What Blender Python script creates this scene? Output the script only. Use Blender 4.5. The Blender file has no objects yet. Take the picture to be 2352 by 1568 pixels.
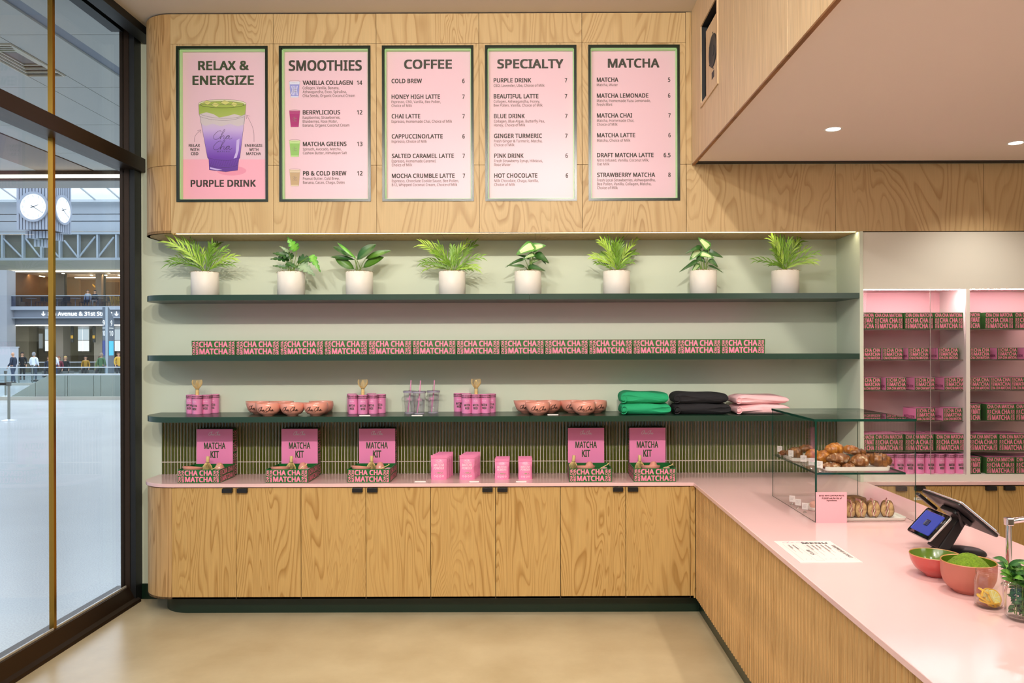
import bpy, bmesh, math, random, os
from mathutils import Vector, Matrix
from math import sin, cos, pi, radians, sqrt, atan2
random.seed(11)
SC = bpy.context.scene
COL = SC.collection
F = 1800.0; PX, PY = 1223.0, 799.0; H = 1.8; ROLL = 0.003

# ---------------------------------------------------------------- camera, world, exposure
cam = bpy.data.cameras.new('camera')
cam.sensor_width = 36; cam.lens = 36*F/2352
cam.shift_x = -(PX-1176)/2352; cam.shift_y = (PY-784)/2352
cam.clip_start = 0.05; cam.clip_end = 300
camo = bpy.data.objects.new('camera', cam); COL.objects.link(camo)
camo.matrix_world = Matrix.Translation((0, 0, H)) @ Matrix.Rotation(pi/2, 4, 'X') @ Matrix.Rotation(-ROLL, 4, 'Z')
SC.camera = camo
vs = SC.view_settings
SC.display_settings.display_device = 'sRGB'
vs.view_transform = 'Standard'; vs.look = 'None'; vs.exposure = 0.0; vs.gamma = 1.0; vs.use_curve_mapping = False
SC.cycles.max_bounces = 8; SC.cycles.diffuse_bounces = 4; SC.cycles.glossy_bounces = 4
SC.cycles.transparent_max_bounces = 24; SC.cycles.transmission_bounces = 6
SC.cycles.caustics_reflective = False; SC.cycles.caustics_refractive = False
SC.cycles.sample_clamp_indirect = 4.0
wd = bpy.data.worlds.new('world'); SC.world = wd; wd.use_nodes = True
wd.node_tree.nodes['Background'].inputs[0].default_value = (0.76, 0.85, 1.0, 1)
wd.node_tree.nodes['Background'].inputs[1].default_value = 0.95

def lin(c):
    if isinstance(c, str):
        c = [int(c[i:i+2], 16)/255 for i in (0, 2, 4)]
    return tuple((x/12.92 if x <= .04045 else ((x+.055)/1.055)**2.4) for x in c[:3]) + (1,)

def spot(name, loc, to, power, col='FFF7EC', size=.06, angle=70, blend=.6):
    l = bpy.data.lights.new(name, 'SPOT'); l.energy = power; l.color = lin(col)[:3]
    l.shadow_soft_size = size; l.spot_size = radians(angle); l.spot_blend = blend
    o = bpy.data.objects.new(name, l); COL.objects.link(o); o.location = loc
    o.rotation_euler = (Vector(to)-Vector(loc)).to_track_quat('-Z', 'Y').to_euler()
    return o
def area(name, loc, to, power, sx, sy, col='FFE6C8'):
    l = bpy.data.lights.new(name, 'AREA'); l.energy = power; l.color = lin(col)[:3]
    l.shape = 'RECTANGLE'; l.size = sx; l.size_y = sy
    o = bpy.data.objects.new(name, l); COL.objects.link(o); o.location = loc
    o.rotation_euler = (Vector(to)-Vector(loc)).to_track_quat('-Z', 'Y').to_euler()
    return o
# the shop's track lamps near the camera, washing the shelf wall
for x, p in ((-2.1, 150), (-.85, 180), (.42, 360)):
    spot('track_lamp', (x, .35, 3.96), (x+(.5 if x < 0 else -.15), 5.3, 2.0), p, angle=78, blend=.7, size=.05)
for x, y, p in ((-1.6, 2.6, 46), (-.2, 2.6, 46), (-.9, .8, 60), (-1.9, 4.2, 18), (-.4, 4.2, 18)):
    spot('ceiling_fill_spot', (x, y, 4.0), (x, y, 0), p*1.7, angle=105, blend=.9, size=.05)  # out-of-view downward spots, added for general fill
# lamps in the soffit over the bar
for x, y, p in ((1.71, 4.446, 17), (1.71, 3.1, 22), (1.71, 1.8, 15), (2.94, 4.76, 16), (2.94, 3.2, 16), (2.94, 1.7, 14)):
    spot('soffit_downlight', (x, y, 3.02), (x, y, 0), p*2.6, angle=118, blend=.8, size=.04, col='FFF7EE')
area('shop_fill_area', (-1.0, 1.2, 3.95), (-1.0, 3.2, 0), 150, 3.4, 3.0, 'FFF8F0')  # large soft area light added as ambient fill, no fixture behind it
area('bar_side_fill', (3.6, .2, 2.95), (2.6, 4.5, 1.2), 38, 1.6, 1.6, 'FFF8F0')  # unseen fill light added to lift the cabinet behind the bar
# the hall outside: daylight from its glass roof
area('hall_daylight', (-22, 34, 15.5), (-22, 34, 0), 14000, 36, 44, 'E4ECFA')
area('mezzanine_fill', (-34, 64.5, 8.4), (-34, 66, 5), 2600, 16, 3, 'FFDFB0')  # area light added to brighten the mezzanine room
area('ground_level_fill', (-34, 65, 5.2), (-34, 66, 0), 2400, 16, 5, 'FFF0D8')  # another added area light, lifting the level below the mezzanine
area('hall_canopy_light', (-8, 4, 4.1), (-8, 4, 0), 160, 6, 10, 'E4ECFF')

# ---------------------------------------------------------------- materials
_m = {}
def M(name, col, rough=.5, metal=0, coat=0, emit=0, spec=.5, var=0, vscale=8, bump=0, sub=0):
    if name in _m: return _m[name]
    m = bpy.data.materials.new(name); m.use_nodes = True; nt = m.node_tree
    b = nt.nodes['Principled BSDF']; c = lin(col)
    b.inputs['Base Color'].default_value = c; b.inputs['Roughness'].default_value = rough
    b.inputs['Metallic'].default_value = metal; b.inputs['Specular IOR Level'].default_value = spec
    b.inputs['Coat Weight'].default_value = coat
    if sub: b.inputs['Subsurface Weight'].default_value = sub; b.inputs['Subsurface Scale'].default_value = .01
    if emit:
        b.inputs['Emission Color'].default_value = c; b.inputs['Emission Strength'].default_value = emit
    if var or bump:
        tc = nt.nodes.new('ShaderNodeTexCoord'); n = nt.nodes.new('ShaderNodeTexNoise')
        n.inputs['Scale'].default_value = vscale; n.inputs['Detail'].default_value = 5
        nt.links.new(tc.outputs['Object'], n.inputs['Vector'])
        if var:
            r = nt.nodes.new('ShaderNodeMapRange'); r.inputs[3].default_value = 1-var; r.inputs[4].default_value = 1+var
            r.inputs[1].default_value = .3; r.inputs[2].default_value = .7
            mx = nt.nodes.new('ShaderNodeVectorMath'); mx.operation = 'SCALE'; mx.inputs[0].default_value = c[:3]
            nt.links.new(n.outputs['Fac'], r.inputs[0]); nt.links.new(r.outputs[0], mx.inputs['Scale'])
            nt.links.new(mx.outputs[0], b.inputs['Base Color'])
        if bump:
            bp = nt.nodes.new('ShaderNodeBump'); bp.inputs['Strength'].default_value = bump; bp.inputs['Distance'].default_value = .004
            nt.links.new(n.outputs['Fac'], bp.inputs['Height']); nt.links.new(bp.outputs[0], b.inputs['Normal'])
    _m[name] = m; return m

def wood(name, light, dark, sx=2.2, sz=.32, lines=11, lo=.0, hi=.42, contrast=1.0, rough=.45, fiber=.12, dist=.6):
    """sawn veneer: contour lines of a stretched noise give the cathedral figure"""
    if name in _m: return _m[name]
    m = bpy.data.materials.new(name); m.use_nodes = True; nt = m.node_tree; N = nt.nodes.new; L = nt.links.new
    b = nt.nodes['Principled BSDF']; b.inputs['Roughness'].default_value = rough; b.inputs['Specular IOR Level'].default_value = .35
    tc = N('ShaderNodeTexCoord'); mp = N('ShaderNodeMapping'); mp.inputs['Scale'].default_value = (sx, sx, sz)
    oi = N('ShaderNodeObjectInfo'); ad = N('ShaderNodeVectorMath'); ad.operation = 'ADD'; sc = N('ShaderNodeMath'); sc.operation = 'MULTIPLY'; sc.inputs[1].default_value = 73.0
    L(tc.outputs['Object'], mp.inputs['Vector']); L(oi.outputs['Random'], sc.inputs[0]); L(mp.outputs[0], ad.inputs[0]); L(sc.outputs[0], ad.inputs[1])
    n = N('ShaderNodeTexNoise'); n.inputs['Scale'].default_value = 1.0; n.inputs['Detail'].default_value = 2.2; n.inputs['Roughness'].default_value = .50; n.inputs['Distortion'].default_value = dist
    L(ad.outputs[0], n.inputs['Vector'])
    mu = N('ShaderNodeMath'); mu.operation = 'MULTIPLY'; mu.inputs[1].default_value = lines; fr = N('ShaderNodeMath'); fr.operation = 'FRACT'
    L(n.outputs['Fac'], mu.inputs[0]); L(mu.outputs[0], fr.inputs[0])
    rp = N('ShaderNodeValToRGB'); e = rp.color_ramp.elements
    e[0].position = lo; e[0].color = (1, 1, 1, 1); e[1].position = hi; e[1].color = (0, 0, 0, 1)
    x = rp.color_ramp.elements.new(.9); x.color = (.12, .12, .12, 1); x = rp.color_ramp.elements.new(1.0); x.color = (1, 1, 1, 1)
    L(fr.outputs[0], rp.inputs[0])
    # fine fibre
    mp2 = N('ShaderNodeMapping'); mp2.inputs['Scale'].default_value = (160, 160, 5); n2 = N('ShaderNodeTexNoise'); n2.inputs['Scale'].default_value = 1.0; n2.inputs['Detail'].default_value = 3
    L(tc.outputs['Object'], mp2.inputs['Vector']); L(mp2.outputs[0], n2.inputs['Vector'])
    # slow blotches modulate the line strength
    n3 = N('ShaderNodeTexNoise'); n3.inputs['Scale'].default_value = 1.7; n3.inputs['Detail'].default_value = 1
    L(ad.outputs[0], n3.inputs['Vector'])
    r3 = N('ShaderNodeMapRange'); r3.inputs[1].default_value = .35; r3.inputs[2].default_value = .65; r3.inputs[3].default_value = .45; r3.inputs[4].default_value = 1.0
    L(n3.outputs['Fac'], r3.inputs[0])
    mm = N('ShaderNodeMath'); mm.operation = 'MULTIPLY'; L(rp.outputs[0], mm.inputs[0]); L(r3.outputs[0], mm.inputs[1])
    m2 = N('ShaderNodeMath'); m2.operation = 'MULTIPLY'; m2.inputs[1].default_value = contrast; L(mm.outputs[0], m2.inputs[0])
    mix = N('ShaderNodeMix'); mix.data_type = 'RGBA'; mix.inputs[6].default_value = lin(light); mix.inputs[7].default_value = lin(dark)
    L(m2.outputs[0], mix.inputs[0])
    r2 = N('ShaderNodeMapRange'); r2.inputs[1].default_value = .3; r2.inputs[2].default_value = .7; r2.inputs[3].default_value = 1-fiber; r2.inputs[4].default_value = 1+fiber*.6
    L(n2.outputs['Fac'], r2.inputs[0])
    vm = N('ShaderNodeVectorMath'); vm.operation = 'SCALE'; L(mix.outputs[2], vm.inputs[0]); L(r2.outputs[0], vm.inputs['Scale'])
    L(vm.outputs[0], b.inputs['Base Color'])
    _m[name] = m; return m

def glass(name, tint='FFFFFF', refl=1.0, ior=1.45):
    if name in _m: return _m[name]
    m = bpy.data.materials.new(name); m.use_nodes = True; nt = m.node_tree; nt.nodes.clear(); N = nt.nodes.new; L = nt.links.new
    o = N('ShaderNodeOutputMaterial'); mx = N('ShaderNodeMixShader'); t = N('ShaderNodeBsdfTransparent'); g = N('ShaderNodeBsdfGlossy')
    t.inputs[0].default_value = lin(tint); g.inputs['Roughness'].default_value = .0
    lw = N('ShaderNodeLayerWeight'); lw.inputs[0].default_value = .5   # Schlick: the same from both sides of a pane
    pw_ = N('ShaderNodeMath'); pw_.operation = 'POWER'; pw_.inputs[1].default_value = 5
    ma = N('ShaderNodeMath'); ma.operation = 'MULTIPLY_ADD'; ma.inputs[1].default_value = .95; ma.inputs[2].default_value = .024
    mu = N('ShaderNodeMath'); mu.operation = 'MULTIPLY'; mu.inputs[1].default_value = refl; mu.use_clamp = True
    L(lw.outputs['Facing'], pw_.inputs[0]); L(pw_.outputs[0], ma.inputs[0]); L(ma.outputs[0], mu.inputs[0]); L(mu.outputs[0], mx.inputs[0]); L(t.outputs[0], mx.inputs[1]); L(g.outputs[0], mx.inputs[2]); L(mx.outputs[0], o.inputs[0])
    _m[name] = m; return m

def grad(name, stops, axis='Z', lo=0, hi=1):
    """printed colour gradient along a local axis"""
    if name in _m: return _m[name]
    m = bpy.data.materials.new(name); m.use_nodes = True; nt = m.node_tree; N = nt.nodes.new; L = nt.links.new
    b = nt.nodes['Principled BSDF']; b.inputs['Roughness'].default_value = .4
    tc = N('ShaderNodeTexCoord'); s = N('ShaderNodeSeparateXYZ'); L(tc.outputs['Object'], s.inputs[0])
    r = N('ShaderNodeMapRange'); r.inputs[1].default_value = lo; r.inputs[2].default_value = hi; L(s.outputs[axis], r.inputs[0])
    rp = N('ShaderNodeValToRGB'); L(r.outputs[0], rp.inputs[0])
    el = rp.color_ramp.elements
    for i, (p, c) in enumerate(stops):
        e = el[i] if i < 2 else el.new(p)
        e.position = p; e.color = lin(c)
    L(rp.outputs[0], b.inputs['Base Color']); _m[name] = m; return m

def floor_mat(name, c1, c2, rough, scale, speck=0, scratch=0):
    m = bpy.data.materials.new(name); m.use_nodes = True; nt = m.node_tree; N = nt.nodes.new; L = nt.links.new
    b = nt.nodes['Principled BSDF']; tc = N('ShaderNodeTexCoord')
    n = N('ShaderNodeTexNoise'); n.inputs['Scale'].default_value = scale; n.inputs['Detail'].default_value = 6; n.inputs['Roughness'].default_value = .62; n.inputs['Distortion'].default_value = .0
    L(tc.outputs['Object'], n.inputs['Vector'])
    rp = N('ShaderNodeValToRGB'); e = rp.color_ramp.elements; e[0].position = .22; e[0].color = lin(c1); e[1].position = .74; e[1].color = lin(c2)
    L(n.outputs['Fac'], rp.inputs[0]); src = rp.outputs[0]
    if speck:
        v = N('ShaderNodeTexNoise'); v.inputs['Scale'].default_value = 90; v.inputs['Detail'].default_value = 2; L(tc.outputs['Object'], v.inputs['Vector'])
        r = N('ShaderNodeMapRange'); r.inputs[1].default_value = .35; r.inputs[2].default_value = .6; r.inputs[3].default_value = 1-speck; r.inputs[4].default_value = 1; L(v.outputs['Fac'], r.inputs[0])
        vm = N('ShaderNodeVectorMath'); vm.operation = 'SCALE'; L(src, vm.inputs[0]); L(r.outputs[0], vm.inputs['Scale']); src = vm.outputs[0]
    L(src, b.inputs['Base Color'])
    r = N('ShaderNodeMapRange'); r.inputs[3].default_value = rough*.95; r.inputs[4].default_value = rough*1.1; L(n.outputs['Fac'], r.inputs[0]); L(r.outputs[0], b.inputs['Roughness'])
    _m[name] = m; return m

PLY = wood('pale_plywood', 'C9AC7C', 'A07B48', sx=2.1, sz=.5, lines=24, hi=.42, contrast=.75, fiber=.06, dist=1.2)
PLY_OAK = wood('oak_veneer', 'E2C49C', 'C79F6C', sx=5, sz=.25, lines=14, hi=.4, contrast=.45, fiber=.16)
PLY_CURVE = wood('bent_plywood', 'C39C68', '8A6030', sx=6, sz=.6, lines=16, hi=.5, contrast=.8, fiber=.12)
DOOR = wood('door_ply', 'C6A063', '96682A', sx=2.9, sz=.42, lines=40, hi=.40, contrast=.72, fiber=.10, dist=.9)
SLAT = wood('slat_wood', 'CDA067', '93642F', sx=9, sz=.7, lines=7, hi=.4, contrast=.5, fiber=.28)
EDGE = wood('ply_edge', '9A6A40', '5E3A20', sx=2, sz=90, lines=4, contrast=.8)
PINK = M('pink_solid_surface', 'EBC1BE', .16, spec=.5)
SAGE = M('sage_paint', 'D8E0CA', .6, spec=.3)
CREAM = M('cream_laminate', 'DEDACB', .5, spec=.3)
CEIL = M('ceiling_paint', 'DCD3C8', .8, spec=.2)
SOFF = M('pink_soffit_paint', 'F6EAE2', .7, spec=.2)
DGREEN = M('dark_green_lacquer', '1D3B2C', .28, spec=.5)
TOE = M('green_toe_laminate', '10271A', .3)
BRONZE = M('bronze_metal', '37271A', .38, .55)
BLACK = M('black_gasket', '0C0E10', .5)
BRASS = M('brass_metal', 'B98A3A', .3, 1)
BLK = M('black_plastic', '131214', .38)
GRN = M('box_green', '2C6426', .5)
GRND = M('print_dark_green', '2C4A1F', .5)
PPRINT = M('print_pink', 'F58AA8', .5)
HOT = M('hot_pink_card', 'F68CBD', .45)
WHITE = M('white_ceramic', 'EFEAE2', .25)
INK = M('dark_ink', '2E2B20', .6)
GLASS = glass('clear_glass')
CHROME = M('chrome', 'E8E8EA', .08, 1)

# ---------------------------------------------------------------- mesh builder
class MB:
    def __init__(s): s.v = []; s.f = []; s.m = []
    def add(s, vs, fs, mi=0):
        o = len(s.v); s.v += [tuple(v) for v in vs]; s.f += [tuple(i+o for i in f) for f in fs]; s.m += [mi]*len(fs); return s
    def box(s, x0, x1, y0, y1, z0, z1, mi=0):
        return s.add([(x, y, z) for z in (z0, z1) for y in (y0, y1) for x in (x0, x1)],
                     [(0, 2, 3, 1), (4, 5, 7, 6), (0, 1, 5, 4), (2, 6, 7, 3), (0, 4, 6, 2), (1, 3, 7, 5)], mi)
    def prism(s, pts, a, b, axis='Z', mi=0):
        """closed 2-D outline extruded from a to b along axis (outline in the other two, in order)"""
        def P(p, t):
            return {'X': (t, p[0], p[1]), 'Y': (p[0], t, p[1]), 'Z': (p[0], p[1], t)}[axis]
        n = len(pts); ar = sum(pts[i][0]*pts[(i+1) % n][1]-pts[(i+1) % n][0]*pts[i][1] for i in range(n))
        if ar < 0: pts = pts[::-1]
        vs = [P(p, a) for p in pts]+[P(p, b) for p in pts]
        fs = [tuple(range(n))[::-1], tuple(range(n, 2*n))]+[(i, (i+1) % n, n+(i+1) % n, n+i) for i in range(n)]
        if axis == 'Y': fs = [f[::-1] for f in fs]
        if b < a: fs = [f[::-1] for f in fs]
        return s.add(vs, fs, mi)
    def lathe(s, prof, n=32, c=(0, 0, 0), mi=0, cap=True):
        o = []
        for r, z in prof:
            for k in range(n): o.append((c[0]+r*cos(2*pi*k/n), c[1]+r*sin(2*pi*k/n), c[2]+z))
        fs = [(i*n+k, i*n+(k+1) % n, (i+1)*n+(k+1) % n, (i+1)*n+k) for i in range(len(prof)-1) for k in range(n)]
        if cap: fs += [tuple(range(n))[::-1], tuple((len(prof)-1)*n+k for k in range(n))]
        return s.add(o, fs, mi)
    def tube(s, pts, r, n=8, mi=0, cap=True):
        pts = [Vector(p) for p in pts]; rs = r if isinstance(r, (list, tuple)) else [r]*len(pts); o = []; up = None
        for i, p in enumerate(pts):
            d = (pts[min(i+1, len(pts)-1)]-pts[max(i-1, 0)]).normalized()
            if up is None: up = Vector((0, 0, 1)) if abs(d.z) < .9 else Vector((1, 0, 0))
            a = d.cross(up); a.normalize(); b = a.cross(d).normalized(); up = b
            for k in range(n): o.append(p+(a*cos(2*pi*k/n)+b*sin(2*pi*k/n))*rs[i])
        fs = [(i*n+k, (i+1)*n+k, (i+1)*n+(k+1) % n, i*n+(k+1) % n) for i in range(len(pts)-1) for k in range(n)]
        if cap: fs += [tuple(range(n)), tuple((len(pts)-1)*n+k for k in range(n))[::-1]]
        return s.add(o, fs, mi)
    def grid(s, rows, mi=0, closed=False):
        nr, nc = len(rows), len(rows[0]); o = [p for r in rows for p in r]
        return s.add(o, [(i*nc+k, i*nc+(k+1) % nc, (i+1)*nc+(k+1) % nc, (i+1)*nc+k) for i in range(nr-1) for k in range(nc if closed else nc-1)], mi)
    def ribbon(s, pts, w, mi=0, y=0):
        """flat stroke in the XZ plane at depth y, pts are (x, z)"""
        o = []; n = len(pts)
        for i, p in enumerate(pts):
            a = pts[max(i-1, 0)]; b = pts[min(i+1, n-1)]; dx, dz = b[0]-a[0], b[1]-a[1]; l = sqrt(dx*dx+dz*dz) or 1
            ww = w*.5; o += [(p[0]-dz/l*ww, y, p[1]+dx/l*ww), (p[0]+dz/l*ww, y, p[1]-dx/l*ww)]
        return s.add(o, [(2*i, 2*i+1, 2*i+3, 2*i+2) for i in range(n-1)], mi)
    def mesh(s, name, mats, smooth=False, angle=35):
        me = bpy.data.meshes.new(name); me.from_pydata(s.v, [], s.f)
        for m in (mats if isinstance(mats, (list, tuple)) else [mats]): me.materials.append(m)
        if any(s.m): me.polygons.foreach_set('material_index', s.m)
        if smooth:
            me.polygons.foreach_set('use_smooth', [True]*len(s.f)); me.update()
            me.set_sharp_from_angle(angle=radians(angle))
        me.update(); return me
    def build(s, name, mats, parent=None, smooth=False, loc=None, rot=None, bevel=0, angle=35, kind=None, label=None):
        return link(name, s.mesh(name, mats, smooth, angle), parent, loc, rot, bevel, kind, label)

def link(name, me, parent=None, loc=None, rot=None, bevel=0, kind=None, label=None):
    o = bpy.data.objects.new(name, me); COL.objects.link(o)
    if parent: o.parent = parent
    if loc: o.location = loc
    if rot: o.rotation_euler = rot
    if bevel:
        b = o.modifiers.new('bevel', 'BEVEL'); b.width = bevel; b.segments = 2; b.limit_method = 'ANGLE'; b.angle_limit = radians(40)
    if kind: o['kind'] = kind
    if label: o['label'] = label
    return o
def tag(o, label, cat, group=None):
    o['label'] = label; o['category'] = cat
    if group: o['group'] = group
    return o
def thing(name, label, cat, loc=(0, 0, 0), rz=0, group=None):
    o = bpy.data.objects.new(name, None); COL.objects.link(o); o.location = loc; o.rotation_euler = (0, 0, rz); o.empty_display_size = .05
    return tag(o, label, cat, group)
def struct(name, mb, mat, parent=None, **k):
    o = mb.build(name, mat, parent, **k)
    if not parent: o['kind'] = 'structure'
    return o
KIDS = {}
def copy_tree(o, parent=None, loc=None, rz=None, label=None):
    c = o.copy(); COL.objects.link(c)
    if parent: c.parent = parent; c.matrix_parent_inverse = o.matrix_parent_inverse
    if loc is not None: c.location = loc
    if rz is not None: c.rotation_euler = (0, 0, rz)
    if label: c['label'] = label
    for ch in [x for x in o.children]: copy_tree(ch, c)
    return c
def at(px, py, Y):
    """photo pixel -> point at depth Y (roll of the camera included)"""
    dx, dy = px-PX, py-PY; y2 = dy+ROLL*dx; x2 = dx-ROLL*dy
    return Vector((x2*Y/F, Y, H-y2*Y/F))
def onz(px, py, Z):
    dx, dy = px-PX, py-PY; y2 = dy+ROLL*dx; x2 = dx-ROLL*dy
    Y = (H-Z)*F/y2
    return Vector((x2*Y/F, Y, Z))

# ---------------------------------------------------------------- lettering
FONTS = {}
try:
    FONTS['sans'] = bpy.data.fonts.load(os.path.join(bpy.utils.system_resource('DATAFILES'), 'fonts', 'NotoSansMath-Regular.woff2'))
except Exception:
    FONTS['sans'] = None
_t = {}
def text_base(s, bold=0., sheared=0., spacing=1.0, line=1.0, align='LEFT', res=2):
    k = (s, bold, sheared, spacing, line, align, res)
    if k in _t: return _t[k]
    cu = bpy.data.curves.new('lettering', 'FONT'); cu.body = s
    if FONTS['sans']: cu.font = FONTS['sans']
    cu.size = 1; cu.shear = sheared; cu.space_character = spacing+bold*1.2; cu.space_line = line
    cu.resolution_u = res; cu.align_x = align; cu.fill_mode = 'FRONT'
    o = bpy.data.objects.new('tmp', cu); COL.objects.link(o)
    dg = bpy.context.evaluated_depsgraph_get(); dg.update()
    me = bpy.data.meshes.new_from_object(o.evaluated_get(dg))
    bpy.data.objects.remove(o); bpy.data.curves.remove(cu)
    vs = [(v.co.x, v.co.y, 0) for v in me.vertices]; fs = [tuple(p.vertices) for p in me.polygons]
    bpy.data.meshes.remove(me)
    if bold:   # embolden: the outline struck at four small offsets, each a hair in front of the last
        n = len(vs); v0, f0 = vs, fs; vs, fs = [], []
        for j, (ox, oy) in enumerate(((-1, -.6), (1, -.6), (-1, .6), (1, .6))):
            vs += [(x+ox*bold, y+oy*bold, j) for x, y, _ in v0]; fs += [tuple(i+j*n for i in f) for f in f0]
    _t[k] = (vs, fs); return _t[k]
CAPH = {}
def caph(bold):
    if bold not in CAPH:
        v, _ = text_base('H', bold); CAPH[bold] = (min(p[1] for p in v), max(p[1] for p in v))
    return CAPH[bold]
def fit(s, x0, x1, z0, z1, bold=0., rot=0, by_cap=False, mapf=None, **k):
    """text mesh data (x,z list, faces) fitted into a box; rot = quarter turns; by_cap: z0..z1 is baseline..cap height"""
    vs, fs = text_base(s, bold, **k)
    ax0 = min(v[0] for v in vs); ax1 = max(v[0] for v in vs)
    ay0, ay1 = caph(bold) if by_cap else (min(v[1] for v in vs), max(v[1] for v in vs))
    out = []
    for x, y, l_ in vs:
        u, w = (x-ax0)/(ax1-ax0), (y-ay0)/(ay1-ay0)
        if rot == 1: u, w = 1-w, u
        elif rot == -1: u, w = w, 1-u
        out.append((x0+u*(x1-x0), z0+w*(z1-z0), l_))
    return out, fs
def letter_mesh(items, y, mat, name='lettering', mapf=None):
    """items: list of (pts, faces) -> one mesh facing -Y at depth y"""
    mb = MB()
    for pts, fs in items:
        mb.add([(mapf(p) if mapf else (p[0], y, p[1])) for p in pts], fs)
    me = mb.mesh(name, mat); L_ = [p[2] for pts, fs in items for p in pts]
    if any(L_):
        xs_ = [v[0] for v in mb.v]; zs_ = [v[2] for v in mb.v]
        h = max(1.2e-4, .0005*max(max(xs_)-min(xs_), max(zs_)-min(zs_)))
        nr = [v.normal.copy() for v in me.vertices]
        for v, n_, l_ in zip(me.vertices, nr, L_): v.co += n_*(h*l_)
        me.update()
    return me
# hand-lettered script strokes
def crom(P, n=7):
    o = []
    for i in range(len(P)-1):
        p0 = P[max(i-1, 0)]; p1 = P[i]; p2 = P[i+1]; p3 = P[min(i+2, len(P)-1)]
        for k in range(n):
            t = k/n
            o.append(tuple(.5*((2*p1[j])+(-p0[j]+p2[j])*t+(2*p0[j]-5*p1[j]+4*p2[j]-p3[j])*t*t+(-p0[j]+3*p1[j]-3*p2[j]+p3[j])*t**3) for j in range(len(p1))))
    o.append(tuple(P[-1])); return o
CHA = [(.50, .86), (.47, 1.02), (.30, .98), (.12, .70), (.02, .36), (.08, .06), (.26, -.02), (.46, .16), (.64, .62), (.76, 1.06), (.72, 1.18), (.62, .86), (.56, .30), (.54, .0), (.62, .30), (.74, .44), (.80, .30), (.80, .06), (.92, .06), (1.02, .30), (1.18, .42), (1.02, .40), (.94, .18), (1.02, .02), (1.14, .16), (1.20, .40), (1.18, .12), (1.26, .0), (1.42, .16)]
def script_strokes(x0, x1, z0, z1, stacked=False, tilt=.12):
    st = crom(CHA, 4); out = []
    for j in range(2):
        ox, oz = (0, -1.25*j) if stacked else (1.5*j, 0)
        out.append([(x+ox+z*tilt, z+oz) for x, z in st])
    allp = [p for s_ in out for p in s_]
    ax0, ax1 = min(p[0] for p in allp), max(p[0] for p in allp); az0, az1 = min(p[1] for p in allp), max(p[1] for p in allp)
    return [[(x0+(p[0]-ax0)/(ax1-ax0)*(x1-x0), z0+(p[1]-az0)/(az1-az0)*(z1-z0)) for p in s_] for s_ in out]
ORD = ['first', 'second', 'third', 'fourth', 'fifth', 'sixth', 'seventh', 'eighth', 'ninth', 'tenth', 'eleventh', 'twelfth', 'thirteenth', 'fourteenth', 'fifteenth', 'sixteenth']

def relax(pts, dmin, it=400):
    """push neighbours apart (mostly in depth) until none is closer than dmin"""
    P = [list(p) for p in pts]
    for _ in range(it):
        for i in range(len(P)):
            for j in range(i):
                dx, dy = P[i][0]-P[j][0], P[i][1]-P[j][1]; d = sqrt(dx*dx+dy*dy) or 1e-6
                if d < dmin:
                    k = (dmin-d)/d*.5
                    P[i][0] += dx*k*.5; P[j][0] -= dx*k*.5; P[i][1] += dy*k+.0002; P[j][1] -= dy*k
    return P
# ================================================================ THE SETTING
D = 5.26; DB = 5.66
floor = struct('floor', MB().box(-2.90, 5.2, -3.2, 6.0, -.1, 0), floor_mat('polished_concrete', 'AE9A75', 'CBBA96', .28, 2.0))
struct('ceiling', MB().box(-2.70, 5.2, -3.2, 6.0, 4.055, 4.2), CEIL)
struct('wall_back', MB().box(-2.84, 2.215, DB, 5.9, 0, 4.4), SAGE)
struct('wall_right', MB().box(4.9, 5.1, -3.2, 6.0, 0, 4.06), M('right_wall_paint', 'D8CFC0', .7))
struct('wall_front', MB().box(-2.9, 5.1, -3.3, -3.1, 0, 4.06), M('front_wall_paint', 'C9BBA8', .7))
struct('wall_behind_bar', MB().box(2.215, 5.0, 5.72, 5.9, 0, 4.2), SAGE)
# window head pocket above the ceiling edge
struct('trim_1', MB().box(-3.0, -2.70, -3.2, 5.9, 4.16, 4.4), BLACK)
struct('baseboard_back', MB().box(-2.82, -2.5, DB-.012, DB, 0, .11), TOE)
# storefront glazing
fr = struct('window_1', MB().box(-2.925, -2.86, 5.56, DB, 0, 4.3).box(-2.86, -2.822, 5.565, DB+.001, 0, 4.3, 1), [BRONZE, BLACK])
g = MB().box(-2.905, -2.893, -3.1, 5.56, .12, 4.2)
g.build('pane', glass('storefront_glass', 'F8FBFB', .9), fr)
MB().box(-2.96, -2.79, -3.1, DB-.001, 3.075, 3.172).build('transom', BRONZE, fr, bevel=.003)
MB().box(-2.98, -2.90, -3.1, 5.56, 4.05, 4.16).build('head_rail', BLACK, fr)
MB().box(-2.90, -2.72, -3.1, DB-.001, 4.10, 4.16).box(-2.80, -2.70, -3.1, DB-.001, 4.0, 4.054).build('head_channel', BLACK, fr)
MB().prism([(-2.97, 0), (-2.80, 0), (-2.806, .02), (-2.83, .035), (-2.87, .112), (-2.97, .112)], -3.1, 5.6, 'Y').build('sill', BRONZE, fr)
MB().box(-2.892, -2.886, -3.1, 5.56, .112, .124).build('bead', M('pale_seal', 'C8C0AE', .4), fr)
MB().box(-2.914, -2.884, 4.718, 4.742, .115, 4.16).build('mullion', BRASS, fr)
MB().box(-2.914, -2.884, 2.9, 2.924, .115, 4.16).build('mullion', BRASS, fr)

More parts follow.
